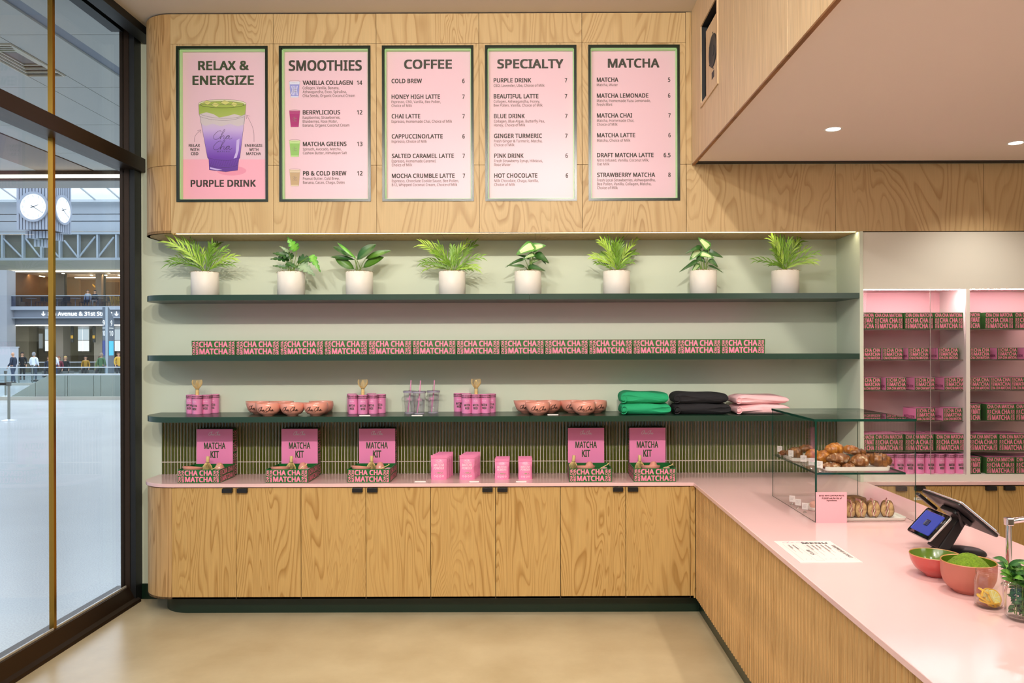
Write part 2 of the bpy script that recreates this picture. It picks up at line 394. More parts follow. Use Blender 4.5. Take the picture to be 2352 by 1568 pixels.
# ================================================================ upper plywood bulkhead
R = .257; XL = -2.682; XC = XL+R
def arc_pts(n=14, inset=0.):
    return [(XC-(R-inset)*sin(a), D+R-(R-inset)*cos(a)) for a in [pi/2*k/n for k in range(n+1)]]
ZB, ZM, ZT = 2.577, 3.03, 4.046
bulk = thing('plywood_bulkhead', 'pale plywood bulkhead with rounded left end holding the five menus', 'bulkhead', (0, D, ZB))
def LB(o): return lambda mb: None
def off(mb, dx, dy, dz):
    mb.v = [(x-dx, y-dy, z-dz) for x, y, z in mb.v]; return mb
def wp(mb, name, mat, par, **k):
    """part given in world coordinates under an Empty that has only a location"""
    return off(mb, *par.location).build(name, mat, par, **k)
wp(MB().box(XC, 1.075, D+.075, DB-.002, ZB+.03, ZT-.01), 'carcass', M('carcass_dark', '2A1E14', .7), bulk)
for z0, z1 in ((ZB, ZM-.0015), (ZM+.0015, ZT)):
    a = arc_pts(); b_ = [(x, y) for x, y in arc_pts(inset=.018)][::-1]
    o = wp(MB().prism(a+[(XL, DB-.002), (XL+.018, DB-.002)]+b_, z0, z1), 'curved_panel', PLY_CURVE, bulk, smooth=True, angle=30)
ap = arc_pts()
wp(MB().prism(ap+[(XL, DB-.002), (XC, DB-.002)], ZB+.0, ZB+.018), 'curved_soffit_panel', PLY_CURVE, bulk)
seams = [-2.4255]+[(x-PX)*D/F for x in (629.5, 866, 1102, 1338.5, 1577)]
MZ0, MZ1 = 2.786, 3.831; MW = .614
mcx = [(c-PX)*D/F for c in (512, 748, 984.5, 1221, 1458)]
g_ = .0014
for i in range(5):
    x0, x1 = seams[i]+g_, seams[i+1]-g_; a, b = mcx[i]-MW/2, mcx[i]+MW/2
    wp(MB().box(x0, x1, D, D+.018, MZ1+.016, ZT), 'panel', PLY, bulk)
    wp(MB().prism([(x0, ZM+g_), (a, ZM+g_), (a, MZ1), (b, MZ1), (b, ZM+g_), (x1, ZM+g_), (x1, MZ1+.014), (x0, MZ1+.014)], D, D+.018, 'Y'), 'panel', PLY, bulk)
    wp(MB().prism([(x0, ZB), (x1, ZB), (x1, ZM-g_), (b, ZM-g_), (b, MZ0), (a, MZ0), (a, ZM-g_), (x0, ZM-g_)], D, D+.018, 'Y'), 'panel', PLY, bulk)
x0, x1 = seams[5]+g_, 1.073
wp(MB().box(x0, x1, D, D+.018, ZM+g_, ZT+.004), 'panel', PLY, bulk)
bs = [seams[5]+g_, (1920-PX)*D/F, (2260-PX)*D/F, 4.0, 4.9]
for i in range(4):
    wp(MB().box(bs[i]+g_, bs[i+1]-g_, D, D+.018, ZB, ZM-g_), 'panel', PLY, bulk)
for a, b in ((XC+.002, -.62), (-.618, .02), (.022, .66), (.662, 1.5), (1.502, 2.196)):
    wp(MB().box(a, b, D+.056, DB-.002, ZB+.0, ZB+.018), 'soffit_panel', PLY, bulk)
wp(MB().box(XC, 2.196, D+.018, D+.024, ZB+.0, ZB+.03), 'light_channel', M('light_channel_white', 'E8DCC0', .5), bulk)
led = MB().box(XC+.015, 2.19, D+.025, D+.054, ZB+.003, ZB+.009)
wp(led, 'light_strip', M('warm_led', 'FFF0CC', emit=11), bulk)
# soffit over the bar: ply face toward the room, pink underside
sof = thing('bar_soffit', 'plywood-faced dropped soffit with pink underside above the pink bar', 'soffit', (1.075, 4.0, 3.03))
ys = [5.258, 4.16, 3.29, 2.42, 1.55, .68, -.2, -3.0]
SY0, SY1, SZ0, SZ1 = 4.50, 4.965, 3.315, 3.845
for i in range(len(ys)-1):
    y1, y0 = ys[i]-.0025, ys[i+1]+.0025
    if i == 0:
        m = MB().prism([(y0, 3.03), (y1, 3.03), (y1, 4.054), (y0, 4.054)], 1.074, 1.092, 'X')
        m = MB().box(1.074, 1.092, y0, SY0+.017, 3.03, 4.054).box(1.074, 1.092, SY1-.017, y1, 3.03, 4.054).box(1.074, 1.092, SY0+.017, SY1-.017, 3.03, SZ0+.017).box(1.074, 1.092, SY0+.017, SY1-.017, SZ1-.017, 4.054)
    else: m = MB().box(1.074, 1.092, y0, y1, 3.03, 4.054)
    wp(m, 'panel', PLY_OAK, sof)
    wp(MB().box(1.0735, 1.0925, y0, y1, 3.022, 3.031), 'panel_edge', EDGE, sof)
wp(MB().box(1.0925, 4.898, 5.2, D-.0008, 3.030, 3.036), 'shadow_gap', BLACK, sof)  # black strip added to close a light leak along this joint
wp(MB().box(1.0925, 4.898, -3.0, D-.001, 3.036, 3.06), 'underside', SOFF, sof)
for i, (x, y, lb) in enumerate(((1.71, 4.446, 'round white downlight in pink soffit directly above glass pastry case'), (2.94, 4.76, 'round white downlight in pink soffit cut by right photo edge'))):
    t = thing('downlight', lb, 'light', (x, y, 3.036), 0, 'downlights in the pink soffit')
    MB().lathe([(.040, -.001), (.052, -.0035), (.052, 0)], 28, cap=False).build('trim_ring', M('white_trim', 'F2EDE6', .4), t, smooth=True)
    MB().lathe([(.0001, -.0006), (.040, -.001)], 28, cap=False).build('lamp_lens', M('lamp_glow', 'FFF6EA', emit=7), t)
# loudspeaker in the ply face
spk = thing('wall_speaker', 'wooden loudspeaker with round black cone recessed in plywood soffit face', 'speaker', (1.074, (SY0+SY1)/2, SZ0))
f = MB()
x0, x1 = 1.066, 1.0735; t_ = .022
f.box(x0, x1, SY0, SY1, SZ0, SZ0+t_).box(x0, x1, SY0, SY1, SZ1-t_, SZ1).box(x0, x1, SY0, SY0+t_, SZ0+t_, SZ1-t_).box(x0, x1, SY1-t_, SY1, SZ0+t_, SZ1-t_)
wp(f, 'frame', PLY_OAK, spk)
wp(MB().box(1.16, 1.165, SY0+t_, SY1-t_, SZ0+t_, SZ1-t_).box(1.0735, 1.165, SY1-t_, SY1-t_+.005, SZ0+t_, SZ1-t_).box(1.0735, 1.165, SY0+t_-.005, SY0+t_, SZ0+t_, SZ1-t_).box(1.0735, 1.165, SY0+t_, SY1-t_, SZ1-t_, SZ1-t_+.005).box(1.0735, 1.165, SY0+t_, SY1-t_, SZ0+t_-.005, SZ0+t_), 'recess', BLACK, spk)
wp(MB().box(1.081, 1.150, SY0+t_+.002, SY1-t_-.085, SZ0+t_+.001, SZ1-t_-.065), 'cabinet', PLY_OAK, spk, bevel=.002)
c = (1.0805, 4.665, 3.567)
w = MB().lathe([(.001, .002), (.03, .004), (.034, .0008), (.078, .003), (.088, .006), (.095, .005), (.098, 0)], 36)
w.v = [(c[0]-z, c[1]+x, c[2]+y) for x, y, z in w.v]
wp(w, 'cone', M('speaker_cone', '20262B', .5), spk, smooth=True)
sc_ = MB()
for k in range(6):
    a = k*pi/3+.5; sc_.box(1.078, 1.0815, c[1]+.107*cos(a)-.004, c[1]+.107*cos(a)+.004, c[2]+.107*sin(a)-.004, c[2]+.107*sin(a)+.004)
wp(sc_, 'screws', BLACK, spk)
wp(MB().box(1.0795, 1.0815, 4.64, 4.70, 3.405, 3.445), 'port', BLACK, spk)

# ================================================================ wall shelves
shelf_labels = ['top dark green shelf with rounded left end carrying the potted plants', 'middle dark green shelf carrying the row of lettered boxes', 'lowest dark green shelf carrying cans, bowls, tumblers and folded shirts']
SH = [2.164, 1.757, 1.343]
for z, lb in zip(SH, shelf_labels):
    pts = arc_pts(18)+[(XL, DB-.001), (-.02, DB-.001), (-.02, D)]
    t = thing('wall_shelf', lb, 'shelf', (0, D, z-.037), 0, 'green wall shelves')
    off(MB().prism([(x, y) for x, y in pts][::-1], z-.037, z), 0, D, z-.037).build('board', DGREEN, t, smooth=True, angle=30)
    off(MB().box(-.0185, 2.196, D, DB-.001, z-.037, z), 0, D, z-.037).build('board', DGREEN, t)
# right return panel of the niche
struct('trim_2', MB().box(2.197, 2.219, D-.004, DB, .873, ZB-.001), M('return_panel_sage', 'D8E0CA', .5))

# ================================================================ tiled splashback
tl = thing('tiled_splashback', 'glossy olive green finger tile splashback with white grout between shelf and counter', 'splashback', (0, DB, .896))
TX0, TX1 = -2.678, 2.196; NT = 214; tp = (TX1-TX0)/NT
wp(MB().box(TX0, TX1, DB-.006, DB-.0005, .8965, 1.3055), 'grout', M('pale_grout', 'E2D3C6', .8), tl)
def tile_mesh(h):
    w = tp-.0046; n = 6
    pr = [(-w/2, 0)]+[(-w/2+w*k/n, -.0035-.0055*sin(pi*k/n)) for k in range(n+1)]+[(w/2, 0)]
    m = MB().prism(pr, .0, h)
    return m.mesh('tile', TILE, True, 50)
TILE = M('olive_glaze', '4E561A', .14, spec=.6, coat=.5, var=.28, vscale=6)
top_t = tile_mesh(.3155); low_t = tile_mesh(.083)
for i in range(NT):
    link('tile', top_t, tl, (TX0+tp*(i+.5), -.005, .094))
lo = MB()
for i in range(NT):
    x = TX0+tp*(i+.5)
    if i < 84:
        link('tile', low_t, tl, (x, -.005, .004)); continue
    w = tp-.0046; n = 6
    pr = [(x-w/2, 0)]+[(x-w/2+w*k/n, -.0035-.0055*sin(pi*k/n)) for k in range(n+1)]+[(x+w/2, 0)]
    lo.prism([(p, q-.005) for p, q in pr], .004, .087)
lo.build('lower_tiles', TILE, tl, smooth=True, angle=50, kind='stuff')

# ================================================================ base cabinets
CT = .896
base = thing('base_cabinet', 'long plywood base cabinet with rounded left end and green toe kick', 'cabinet', (0, D, 0))
a = arc_pts(16); b_ = arc_pts(16, .018)[::-1]
wp(MB().prism(a+[(XL, DB-.002), (XL+.018, DB-.002)]+b_, .121, .866), 'curved_panel', PLY_CURVE, base, smooth=True, angle=30)
wp(MB().prism(a+[(XL, DB-.002), (1.077, DB-.002), (1.077, D)], .121, .135).box(XC, 1.077, D+.03, DB-.002, .135, .866), 'carcass', M('carcass_brown', '3A2A1A', .7), base)
wp(MB().prism([(XC-(R+.0)*sin(q), D+.035+R-R*cos(q)) for q in [pi/2*k/16 for k in range(17)]]+[(XL, DB-.002), (1.08, DB-.002), (1.08, D+.035)], .868, .8728), 'shadow_gap', M('gap_brown', '35201A', .7), base)
toe = [(-2.58+.23-.23*sin(q), 5.347+.23-.23*cos(q)) for q in [pi/2*k/16 for k in range(17)]]+[(-2.58, DB-.002), (1.13, DB-.002), (1.13, 5.347)]
wp(MB().prism(toe, 0, .121), 'toe_kick', TOE, base, smooth=True, angle=30)
ds = [(x-PX)*D/F for x in (393, 541, 690, 839, 988, 1137, 1286, 1436, 1584)]
for i in range(8):
    x0, x1 = ds[i]+.0018, ds[i+1]-.0018
    d = wp(MB().box(x0, x1, D, D+.02, .121, .866), 'door', DOOR, base, bevel=.001)
    hx = x1-.085 if i % 2 == 0 else x0+.012
    MB().box(hx, hx+.068, -.024, -.001, .838, .8655).box(hx, hx+.068, -.001, .02, .8662, .869).build('handle', BLK, d, bevel=.002)
wp(MB().box(ds[8]+.0015, 1.0885, D, D+.02, .121, .872), 'filler', DOOR, base)

# pink worktop of the wall run + bar (one L-shaped piece)
BX1 = 2.232; BY0 = .9
wt = [(x, y) for x, y in [(XC-(R+.012)*sin(q), D-.012+R+.012-(R+.012)*cos(q)) for q in [pi/2*k/18 for k in range(19)]]]
outl = wt+[(XL-.012, DB-.008), (2.196, DB-.008), (2.196, D-.006), (BX1, D-.006), (BX1, BY0), (1.0755, BY0), (1.0755, D-.012)]
top = MB().prism(outl, .8728, CT).build('pink_worktop', PINK, smooth=True, angle=30, bevel=.002)
tag(top, 'glossy pale pink worktop running along wall and turning onto bar', 'worktop')

# ribbed bar front
bar = thing('bar_counter', 'ribbed timber bar front under pink worktop with dark green toe kick', 'bar', (1.10, 3.0, 0))
wp(MB().box(1.112, 2.20, BY0+.02, D-.001, .12, .872), 'carcass', M('slat_backing', '4A2E16', .7), bar)
wp(MB().box(1.132, 2.15, BY0+.06, 5.347, 0, .121), 'toe_kick', TOE, bar)
pit = .0402
n = 5
pr = [(.022, -pit/2+.004), (.004, -pit/2+.004), (-.003, -pit/2+.008), (-.004, -pit/2+.013), (-.004, pit/2-.013), (-.003, pit/2-.008), (.004, pit/2-.004), (.022, pit/2-.004)]
slm = MB().prism(pr, .121, .868).mesh('slat', SLAT, True, 60)
i = 0; y = D-.02
while y > BY0+.03:
    link('slat', slm, bar, (1.094-1.10, y-3.0, 0)); y -= pit; i += 1

# ================================================================ back counter and display cabinet behind the bar
bb = thing('back_counter', 'plywood back counter with pink top under the lit display cabinet', 'counter', (3.0, D, 0))
wp(MB().box(2.235, 4.88, D+.03, 5.7, .10, .866), 'carcass', M('carcass_brown', '3A2A1A'), bb)
wp(MB().box(2.235, 4.88, D-.012, 5.7, .873, CT), 'worktop', PINK, bb, bevel=.002)
wp(MB().box(2.235, 4.88, 5.33, 5.7, 0, .10), 'toe_kick', TOE, bb)
dpx = [1990, 2087, 2184.5, 2292.5, 2400, 2502, 2604, 2706]
for i in range(7):
    x0, x1 = max((dpx[i]-PX)*D/F, 2.236)+.0015, (dpx[i+1]-PX)*D/F-.0015
    d = wp(MB().box(x0, x1, D, D+.02, .12, .864), 'door', DOOR, bb, bevel=.001)
    hx = x1-.09 if i % 2 == 0 else x0+.03
    MB().box(hx-3.0+3.0-.0, hx+.07, -.024, -.001, .838, .8655).build('handle', BLK, d, bevel=.002)
    d_ = d.children[0]; d_.location = (-3.0, 0, 0)
    if i in (0, 1):
        lx = x1-.16 if i == 0 else x0+.03
        MB().box(lx-3.0, lx+.09-3.0, -.0012, -.0002, .772, .790).build('label_strip', M('paper', 'E8E2D6'), d)
        pts, fs = fit('SPECIALTY' if i else 'DAILY', lx+.02-3.0, lx+.075-3.0, .776, .786, .02)
        if i: link('lettering', letter_mesh([(pts, fs)], -.0016, INK), d)
CBX = [(2.221, 2.911), (2.937, 3.66), (3.686, 4.40)]
CZ0, CZ1 = .942, 2.189
cab = thing('display_cabinet', 'white lit display cabinet with glass shelves and sliding glass doors behind bar', 'cabinet', (3.0, D, CT))
WL = M('white_laminate', 'EFE6DC', .45)
PKB = M('cabinet_pink_back', 'EFC3C4', .5)
c = MB().box(2.219, 4.43, D, 5.66, CT, CZ0)
for a, b in ((2.219-.0, 2.223), (2.911, 2.937), (3.66, 3.686), (4.40, 4.43)): c.box(a, b, D, 5.66, CZ0, CZ1)
wp(c, 'carcass', WL, cab)
wp(MB().box(2.223, 4.40, 5.60, 5.62, CZ0, CZ1), 'back_panel', PKB, cab)
wp(MB().box(2.219, 4.9, D+.004, 5.66, CZ1, ZB-.006), 'upper_panel', CREAM, cab)
wp(MB().box(2.219, 4.9, D+.02, 5.66, ZB-.006, ZB), 'shadow_gap', BLACK, cab)
GS = [1.92, 1.713, 1.507, 1.30, 1.097]
GSM = glass('shelf_glass', 'FBFEFC'); GE = M('glass_edge', '0E3B2E', .15)
for x0, x1 in CBX:
    for z in GS:
        wp(MB().box(x0+.003, x1-.001, D+.035, 5.58, z-.007, z).box(x0+.003, x1-.001, D+.0345, D+.0352, z-.007, z, 1), 'glass_shelf', [GSM, M('thin_glass_edge', '6D5A55', .2)], cab)
    mx = (x0+x1)/2+.11
    wp(MB().box(x0, mx+.03, D+.018, D+.022, CZ0, CZ1-.003), 'sliding_door', glass('door_glass', 'FEFEFE', .6), cab)
    wp(MB().box(mx, x1, D+.008, D+.012, CZ0, CZ1-.003), 'sliding_door', glass('door_glass'), cab)
    wp(MB().box(mx-.0018, mx+.0006, D+.007, D+.013, CZ0, CZ1-.003), 'door_edge', M('door_glass_edge', 'A89890', .2), cab)
    wp(MB().box(x0+.005, x1-.005, D+.04, D+.055, CZ1-.0035, CZ1-.0005), 'light_strip', M('cabinet_led', 'FFE3E6', emit=95), cab)

# ================================================================ menu boards
menus = [
 ('RELAX & ENERGIZE menu board with the purple drink picture, leftmost of five', None, []),
 ('SMOOTHIES menu board with four small cup pictures', ('SMOOTHIES', 665, 833, 138.5, 162.5, '5E5A4C'), [
   ('VANILLA COLLAGEN', 697, 812, 190, '14', 834, ['Collagen, Vanilla, Banana,', 'Ashwagandha, Evoo, Spirulina,', 'Chia Seeds, Organic Coconut Cream'], [781, 798, 817]),
   ('BERRYLICIOUS', 697, 783, 258, '12', 834, ['Raspberries, Strawberries,', 'Blueberries, Rose Water,', 'Banana, Organic Coconut Cream'], [783, 777, 804]),
   ('MATCHA GREENS', 697, 797.5, 330.5, '13', 834, ['Spinach, Avocado, Matcha,', 'Cashew Butter, Himalayan Salt'], [785.5, 798]),
   ('PB & COLD BREW', 697, 797, 398, '12', 834, ['Peanut Butter, Cold Brew,', 'Banana, Cacao, Chaga, Dates'], [781, 793])]),
 ('COFFEE menu board, third of the five pink boards', ('COFFEE', 930, 1040, 137, 158, '2B2A1C'), [
   ('COLD BREW', 901, 971, 186, '6', 1069, [], []),
   ('HONEY HIGH LATTE', 901, 1012.5, 222, '7', 1069, ['Espresso, CBD, Vanilla, Bee Pollen,', 'Choice of Milk'], [1014, 948]),
   ('CHAI LATTE', 901, 967, 267, '7', 1069, ['Espresso, Homemade Chai, Choice of Milk'], [1040]),
   ('CAPPUCCINO/LATTE', 901, 1018.5, 313, '6', 1069, ['Espresso, Choice of Milk'], [982]),
   ('SALTED CARAMEL LATTE', 901, 1044, 358, '7', 1069, ['Espresso, Homemade Caramel,', 'Choice of Milk'], [1003, 948]),
   ('MOCHA CRUMBLE LATTE', 901, 1045.5, 403.5, '7', 1069.5, ['Espresso, Chocolate Cookie Sauce, Bee Pollen,', 'B12, Whipped Coconut Cream, Choice of Milk'], [1055, 1051.5])]),
 ('SPECIALTY menu board, fourth of the five pink boards', ('SPECIALTY', 1144, 1296, 136, 157, '6B6456'), [
   ('PURPLE DRINK', 1135.5, 1222, 184.5, '7', 1304.5, ['CBD, Lavender, Ube, Choice of Milk'], [1252.5]),
   ('BEAUTIFUL LATTE', 1135.5, 1238.5, 221, '7', 1304.5, ['Collagen, Ashwagandha, Honey,', 'Bee Pollen, Vanilla, Choice of Milk'], [1242, 1248]),
   ('BLUE DRINK', 1136, 1207, 266.5, '7', 1305, ['Collagen, Blue Algae, Butterfly Pea,', 'Honey, Choice of Milk'], [1252.5, 1208]),
   ('GINGER TURMERIC', 1136, 1246.5, 312, '7', 1305, ['Fresh Ginger & Turmeric, Matcha,', 'Choice of Milk'], [1247, 1183]),
   ('PINK DRINK', 1136.5, 1204, 357.5, '6', 1305.5, ['Fresh Strawberry Syrup, Hibiscus,', 'Rose Water'], [1247.5, 1174]),
   ('HOT CHOCOLATE', 1136.5, 1235.5, 403, '6', 1306, ['Milk Chocolate, Chaga, Vanilla,', 'Choice of Milk'], [1238, 1184])]),
 ('MATCHA menu board, rightmost of the five pink boards', ('MATCHA', 1398, 1516.5, 134.5, 155.5, '2B2A1C'), [
   ('MATCHA', 1372.5, 1422, 183, '5', 1541.5, ['Matcha, Water'], [1421]),
   ('MATCHA LEMONADE', 1372.5, 1491, 219.5, '6', 1541.5, ['Matcha, Homemade Yuzu Lemonade,', 'Fresh Mint'], [1496, 1408]),
   ('MATCHA CHAI', 1372.5, 1453.5, 265, '7', 1542, ['Matcha, Homemade Chai,', 'Choice of Milk'], [1458, 1420]),
   ('MATCHA LATTE', 1372.5, 1460.5, 310.5, '6', 1542, ['Matcha, Choice of Milk'], [1449]),
   ('DRAFT MATCHA LATTE', 1372.5, 1502.5, 356, '6.5', 1541.5, ['Nitro Infused, Vanilla, Coconut Milk,', 'Oat Milk'], [1492, 1401]),
   ('STRAWBERRY MATCHA', 1372.5, 1506, 401.5, '8', 1541.5, ['Fresh Local Strawberries, Ashwagandha,', 'Bee Pollen, Vanilla, Collagen, Matcha,', 'Choice of Milk'], [1506.5, 1497, 1420])]),
]
MY = D+.05
M('item_ink', '33291F', .5)
PANEL = M('menu_pink', 'E4BFCC', .32, spec=.4)
EDGEG = M('green_acrylic_glow', 'A3CC8A', .3, emit=.26)
DEDGE = M('dark_green_frame', '0F1F10', .25)
INKG = M('green_ink', '33401F', .5)
INKS = M('small_ink', '6A5A52', .6)
for i, (lb, head, items) in enumerate(menus):
    cx = mcx[i]; zc = (MZ0+MZ1)/2
    t = thing('menu_board', lb, 'menu board', (cx, D, MZ0), 0, 'menu boards above the shelves')
    w = MW; h = MZ1-MZ0; bd = .0165
    f = MB()
    for a in ((-w/2, w/2, 0, bd), (-w/2, w/2, h-bd, h), (-w/2, -w/2+bd, bd, h-bd), (w/2-bd, w/2, bd, h-bd)):
        f.box(a[0], a[1], -.006, .054, a[2], a[3])
    f.build('frame', DEDGE, t)
    gl = MB(); c_ = .02; e = bd+.0005; k_ = .008
    for a in ((-w/2+c_, w/2-c_, e, e+k_*.6), (-w/2+c_, w/2-c_, h-e-k_*.6, h-e), (-w/2+e, -w/2+e+k_*.6, c_, h-c_), (w/2-e-k_*.6, w/2-e, c_, h-c_)):
        gl.box(a[0], a[1], .012, .047, a[2], a[3])
    gl.build('edge_light', EDGEG, t)
    pl = MB().box(-w/2+bd+.001, w/2-bd-.001, .050, .0535, bd+.001, h-bd-.001).build('panel', PANEL, t)
    yy = .0494
    def bx(px): return ((px-PX)*MY/F-cx)
    def bz(px, py): return at(px, py, MY).z-MZ0
    def put(s, x0, x1, y0, y1, mat, name, bold=.012, by_cap=True, **k):
        xm = (x0+x1)/2
        pts, fs = fit(s, bx(x0), bx(x1), bz(xm, y1), bz(xm, y0), bold, by_cap=by_cap, **k)
        return link(name, letter_mesh([(pts, fs)], yy, mat, name), t)
    if head:
        put(head[0], head[1], head[2], head[3], head[4], M('heading_ink', '2F2D1E', .5), 'heading', .028, res=3)
        for nm, x0, x1, y, pr_, px1, lines, xe in items:
            put(nm, x0, x1, y-5, y+5, M('item_ink', '33291F', .5), 'item_name', .026)
            wpx = 5.5 if len(pr_) == 1 else (12.5 if len(pr_) == 2 else 16)
            put(pr_, px1-wpx, px1, y-5, y+5, M('item_ink', ''), 'price', .022)
            for j, (ln, xx) in enumerate(zip(lines, xe)):
                yb = y+11.8+8.9*j
                put(ln, x0, xx, yb-3.1, yb+3.1, INKS, 'description', .008)
    else:
        put('RELAX &', 457, 574, 140, 161, INKG, 'heading', .028, res=3)
        put('ENERGIZE', 444, 585, 173.5, 195, INKG, 'heading', .028, res=3)
        put('PURPLE DRINK', 439, 589, 413, 429, M('item_ink', ''), 'heading', .028, res=3)
        for s, x0, x1, y in (('RELAX', 435, 461, 334), ('WITH', 438, 459, 343.5), ('CBD', 440, 457, 353), ('ENERGIZE', 564, 604, 334), ('WITH', 574, 595, 343.5), ('MATCHA', 567, 601, 353)):
            put(s, x0, x1, y-3.2, y+3.2, INK, 'caption', .02)
        def Q(px, py): return (bx(px), bz(px, py))
        # pink table band and cup picture
        L0 = MB()
        L0.add([(Q(*p)[0], .0497, Q(*p)[1]) for p in ((417, 366), (417, 459.5), (613, 459.5), (613, 366))], [(0, 1, 2, 3)], 0)
        el = [Q(533+34*cos(a), 392+11*sin(a)) for a in [2*pi*k/28 for k in range(28)]]
        L0.add([(x, .0496, z) for x, z in el][::-1], [tuple(range(28))], 1)
        cup = [Q(*p) for p in ((458, 240), (567, 240), (565, 262), (564, 268), (552.5, 362), (550, 366), (547, 391), (520, 394.5), (482, 390), (481, 366), (478, 362), (461, 268), (459, 262))]
        L0.add([(x, .0494, z) for x, z in cup], [tuple(range(len(cup)))[::-1]], 2)
        rim = [Q(512.5+54.5*cos(a), 238+9.5*sin(a)) for a in [2*pi*k/36 for k in range(36)]]
        L0.add([(x, .0492, z) for x, z in rim], [tuple(range(36))], 3)
        liq = [Q(512+51*cos(a), 240+7.5*sin(a)) for a in [2*pi*k/36 for k in range(36)]]
        L0.add([(x, .0491, z) for x, z in liq], [tuple(range(36))], 4)
        for q in ((478, 236, 9), (497, 241, 10), (519, 236, 11), (540, 240, 8)):
            ic = [Q(q[0]-q[2], q[1]), Q(q[0]-2, q[1]-6), Q(q[0]+q[2], q[1]-1), Q(q[0]+1, q[1]+5)]
            L0.add([(x, .049, z) for x, z in ic], [(3, 2, 1, 0)], 5)
            L0.ribbon(ic+[ic[0]], .0012, 6, .0489)
        wave = [Q(460, 262), Q(476, 258), Q(492, 262), Q(505, 270), Q(522, 267), Q(540, 262), Q(556, 266), Q(565, 262), Q(563.5, 285), Q(548, 290), Q(530, 284), Q(510, 290), Q(490, 284), Q(474, 289), Q(462.5, 284)]
        L0.add([(x, .0492, z) for x, z in wave], [tuple(range(len(wave)))[::-1]], 7)
        hl = [Q(*p) for p in ((545, 322), (552, 318), (550, 345), (545, 362), (538, 364), (543, 350))]
        L0.add([(x, .0491, z) for x, z in hl], [tuple(range(len(hl)))[::-1]], 8)
        hl = [Q(*p) for p in ((484, 384), (484, 388), (500, 391), (512, 390), (498, 387))]
        L0.add([(x, .0491, z) for x, z in hl], [tuple(range(len(hl)))[::-1]], 8)
        L0.ribbon(cup+[cup[0]], .0016, 6, .049); L0.ribbon(rim+[rim[0]], .0016, 6, .049); L0.ribbon(liq+[liq[0]], .0014, 6, .049)
        for pp in (((459, 262), (485, 269), (520, 272), (550, 269), (565, 262)), ((461, 268), (490, 275), (530, 276), (564, 268)), ((478, 362), (500, 367), (530, 368), (552.5, 362)), ((481, 380), (505, 384), (530, 384), (549, 379))):
            L0.ribbon(crom([Q(*p) for p in pp], 5), .0013, 6, .0489)
        for k in range(12):
            L0.ribbon([Q(484+5.4*k, 381), Q(489+5.4*k, 368)], .001, 6, .0489)
        for s_ in script_strokes(*[Q(492, 344)[0], Q(535, 297)[0], Q(492, 344)[1], Q(535, 297)[1]], stacked=True):
            L0.ribbon(s_, .0022, 6, .0488)
        L0.ribbon(crom([Q(448, 326), Q(450, 312), Q(462, 299)], 6), .0016, 6, .049); L0.ribbon([Q(455, 300), Q(463, 298), Q(461, 306)], .0016, 6, .049)
        L0.ribbon(crom([Q(585, 326), Q(583, 296), Q(569, 265)], 6), .0016, 6, .049); L0.ribbon([Q(568, 273), Q(568, 264), Q(576, 267)], .0016, 6, .049)
        pz = lambda p: bz(512, p)
        cg = grad('cup_gradient', [(0, '5A2A8E'), (.2, '6A35A8'), (.45, '9674CE'), (.62, 'C4ABDC'), (.72, 'C9B9D2'), (.8, 'A8B85A'), (1.0, '8FA63A')], 'Z', pz(392), pz(240))
        L0.build('cup_picture', [M('band_pink', 'F0A9BD'), M('shadow_pink', 'E893AC'), cg, M('rim_pale', 'D8D9B0'), M('liquid_green', '9DB04A'), M('ice_yellow', 'CFCF78'), M('line_purple', '3A2340'), M('layer_cream', 'CBBFC4'), M('gloss_lilac', 'C3AEE6')], t)
        pts, fs = fit('MATCHA', bx(500), bx(529), bz(512, 349.5), bz(512, 346.5), .0, spacing=1.5)
        link('lettering', letter_mesh([(pts, fs)], .0488, INK), t)
    if i == 1:
        cups = [(678.5, 185, 225, ('D9DCF2', '8E8FD6')), (678.5, 252, 292.5, ('B02A78', 'A51C6C')), (678.5, 320.5, 361, ('BFDE94', '8FBF63')), (678.5, 387.5, 428.5, ('DCC6A8', 'BFA07A'))]
        for k, (px, y0, y1, cc) in enumerate(cups):
            m = MB(); q = lambda a, b: (bx(a), .0495, bz(px, b)); hh = y1-y0
            m.add([q(px-12.5, y0+2), q(px+12.5, y0+2), q(px+9, y1-1), q(px-9, y1-1)], [(0, 3, 2, 1)], 0)
            m.add([(q(px-11, y0+9)[0], .0493, q(0, y0+9)[2]), (q(px+11, y0+9)[0], .0493, q(0, y0+9)[2]), (q(px+9, y1-4)[0], .0493, q(0, y1-4)[2]), (q(px-9, y1-4)[0], .0493, q(0, y1-4)[2])], [(0, 3, 2, 1)], 1)
            ell = [(bx(px+12.5*cos(a)), bz(px, y0+2+2.2*sin(a))) for a in [2*pi*j/16 for j in range(17)]]
            m.ribbon(ell, .0013, 2, .0491)
            m.ribbon([(bx(px-11.5), bz(px, y0+8)), (bx(px+11.5), bz(px, y0+8))], .001, 2, .0491)
            m.ribbon([(bx(px-12.5), bz(px, y0+2)), (bx(px-9), bz(px, y1-1)), (bx(px+9), bz(px, y1-1)), (bx(px+12.5), bz(px, y0+2))], .0011, 2, .0491)
            for s_ in script_strokes(bx(px-5), bx(px+5), bz(px, y0+hh*.66), bz(px, y0+hh*.4), stacked=True): m.ribbon(s_, .0009, 2, .049)
            if k == 0:
                for j in range(6): m.ribbon(crom([(bx(px-8+3*j), bz(px, y0+12)), (bx(px-5+2*j), bz(px, y0+22)), (bx(px-9+3.2*j), bz(px, y1-6))], 4), .0022, 3, .0492)
            m.build('cup_picture', [M('cup_a%d' % k, cc[0]), M('cup_b%d' % k, cc[1]), M('cup_line', '8A7A70'), M('swirl_white', 'F4F4FA')], t)
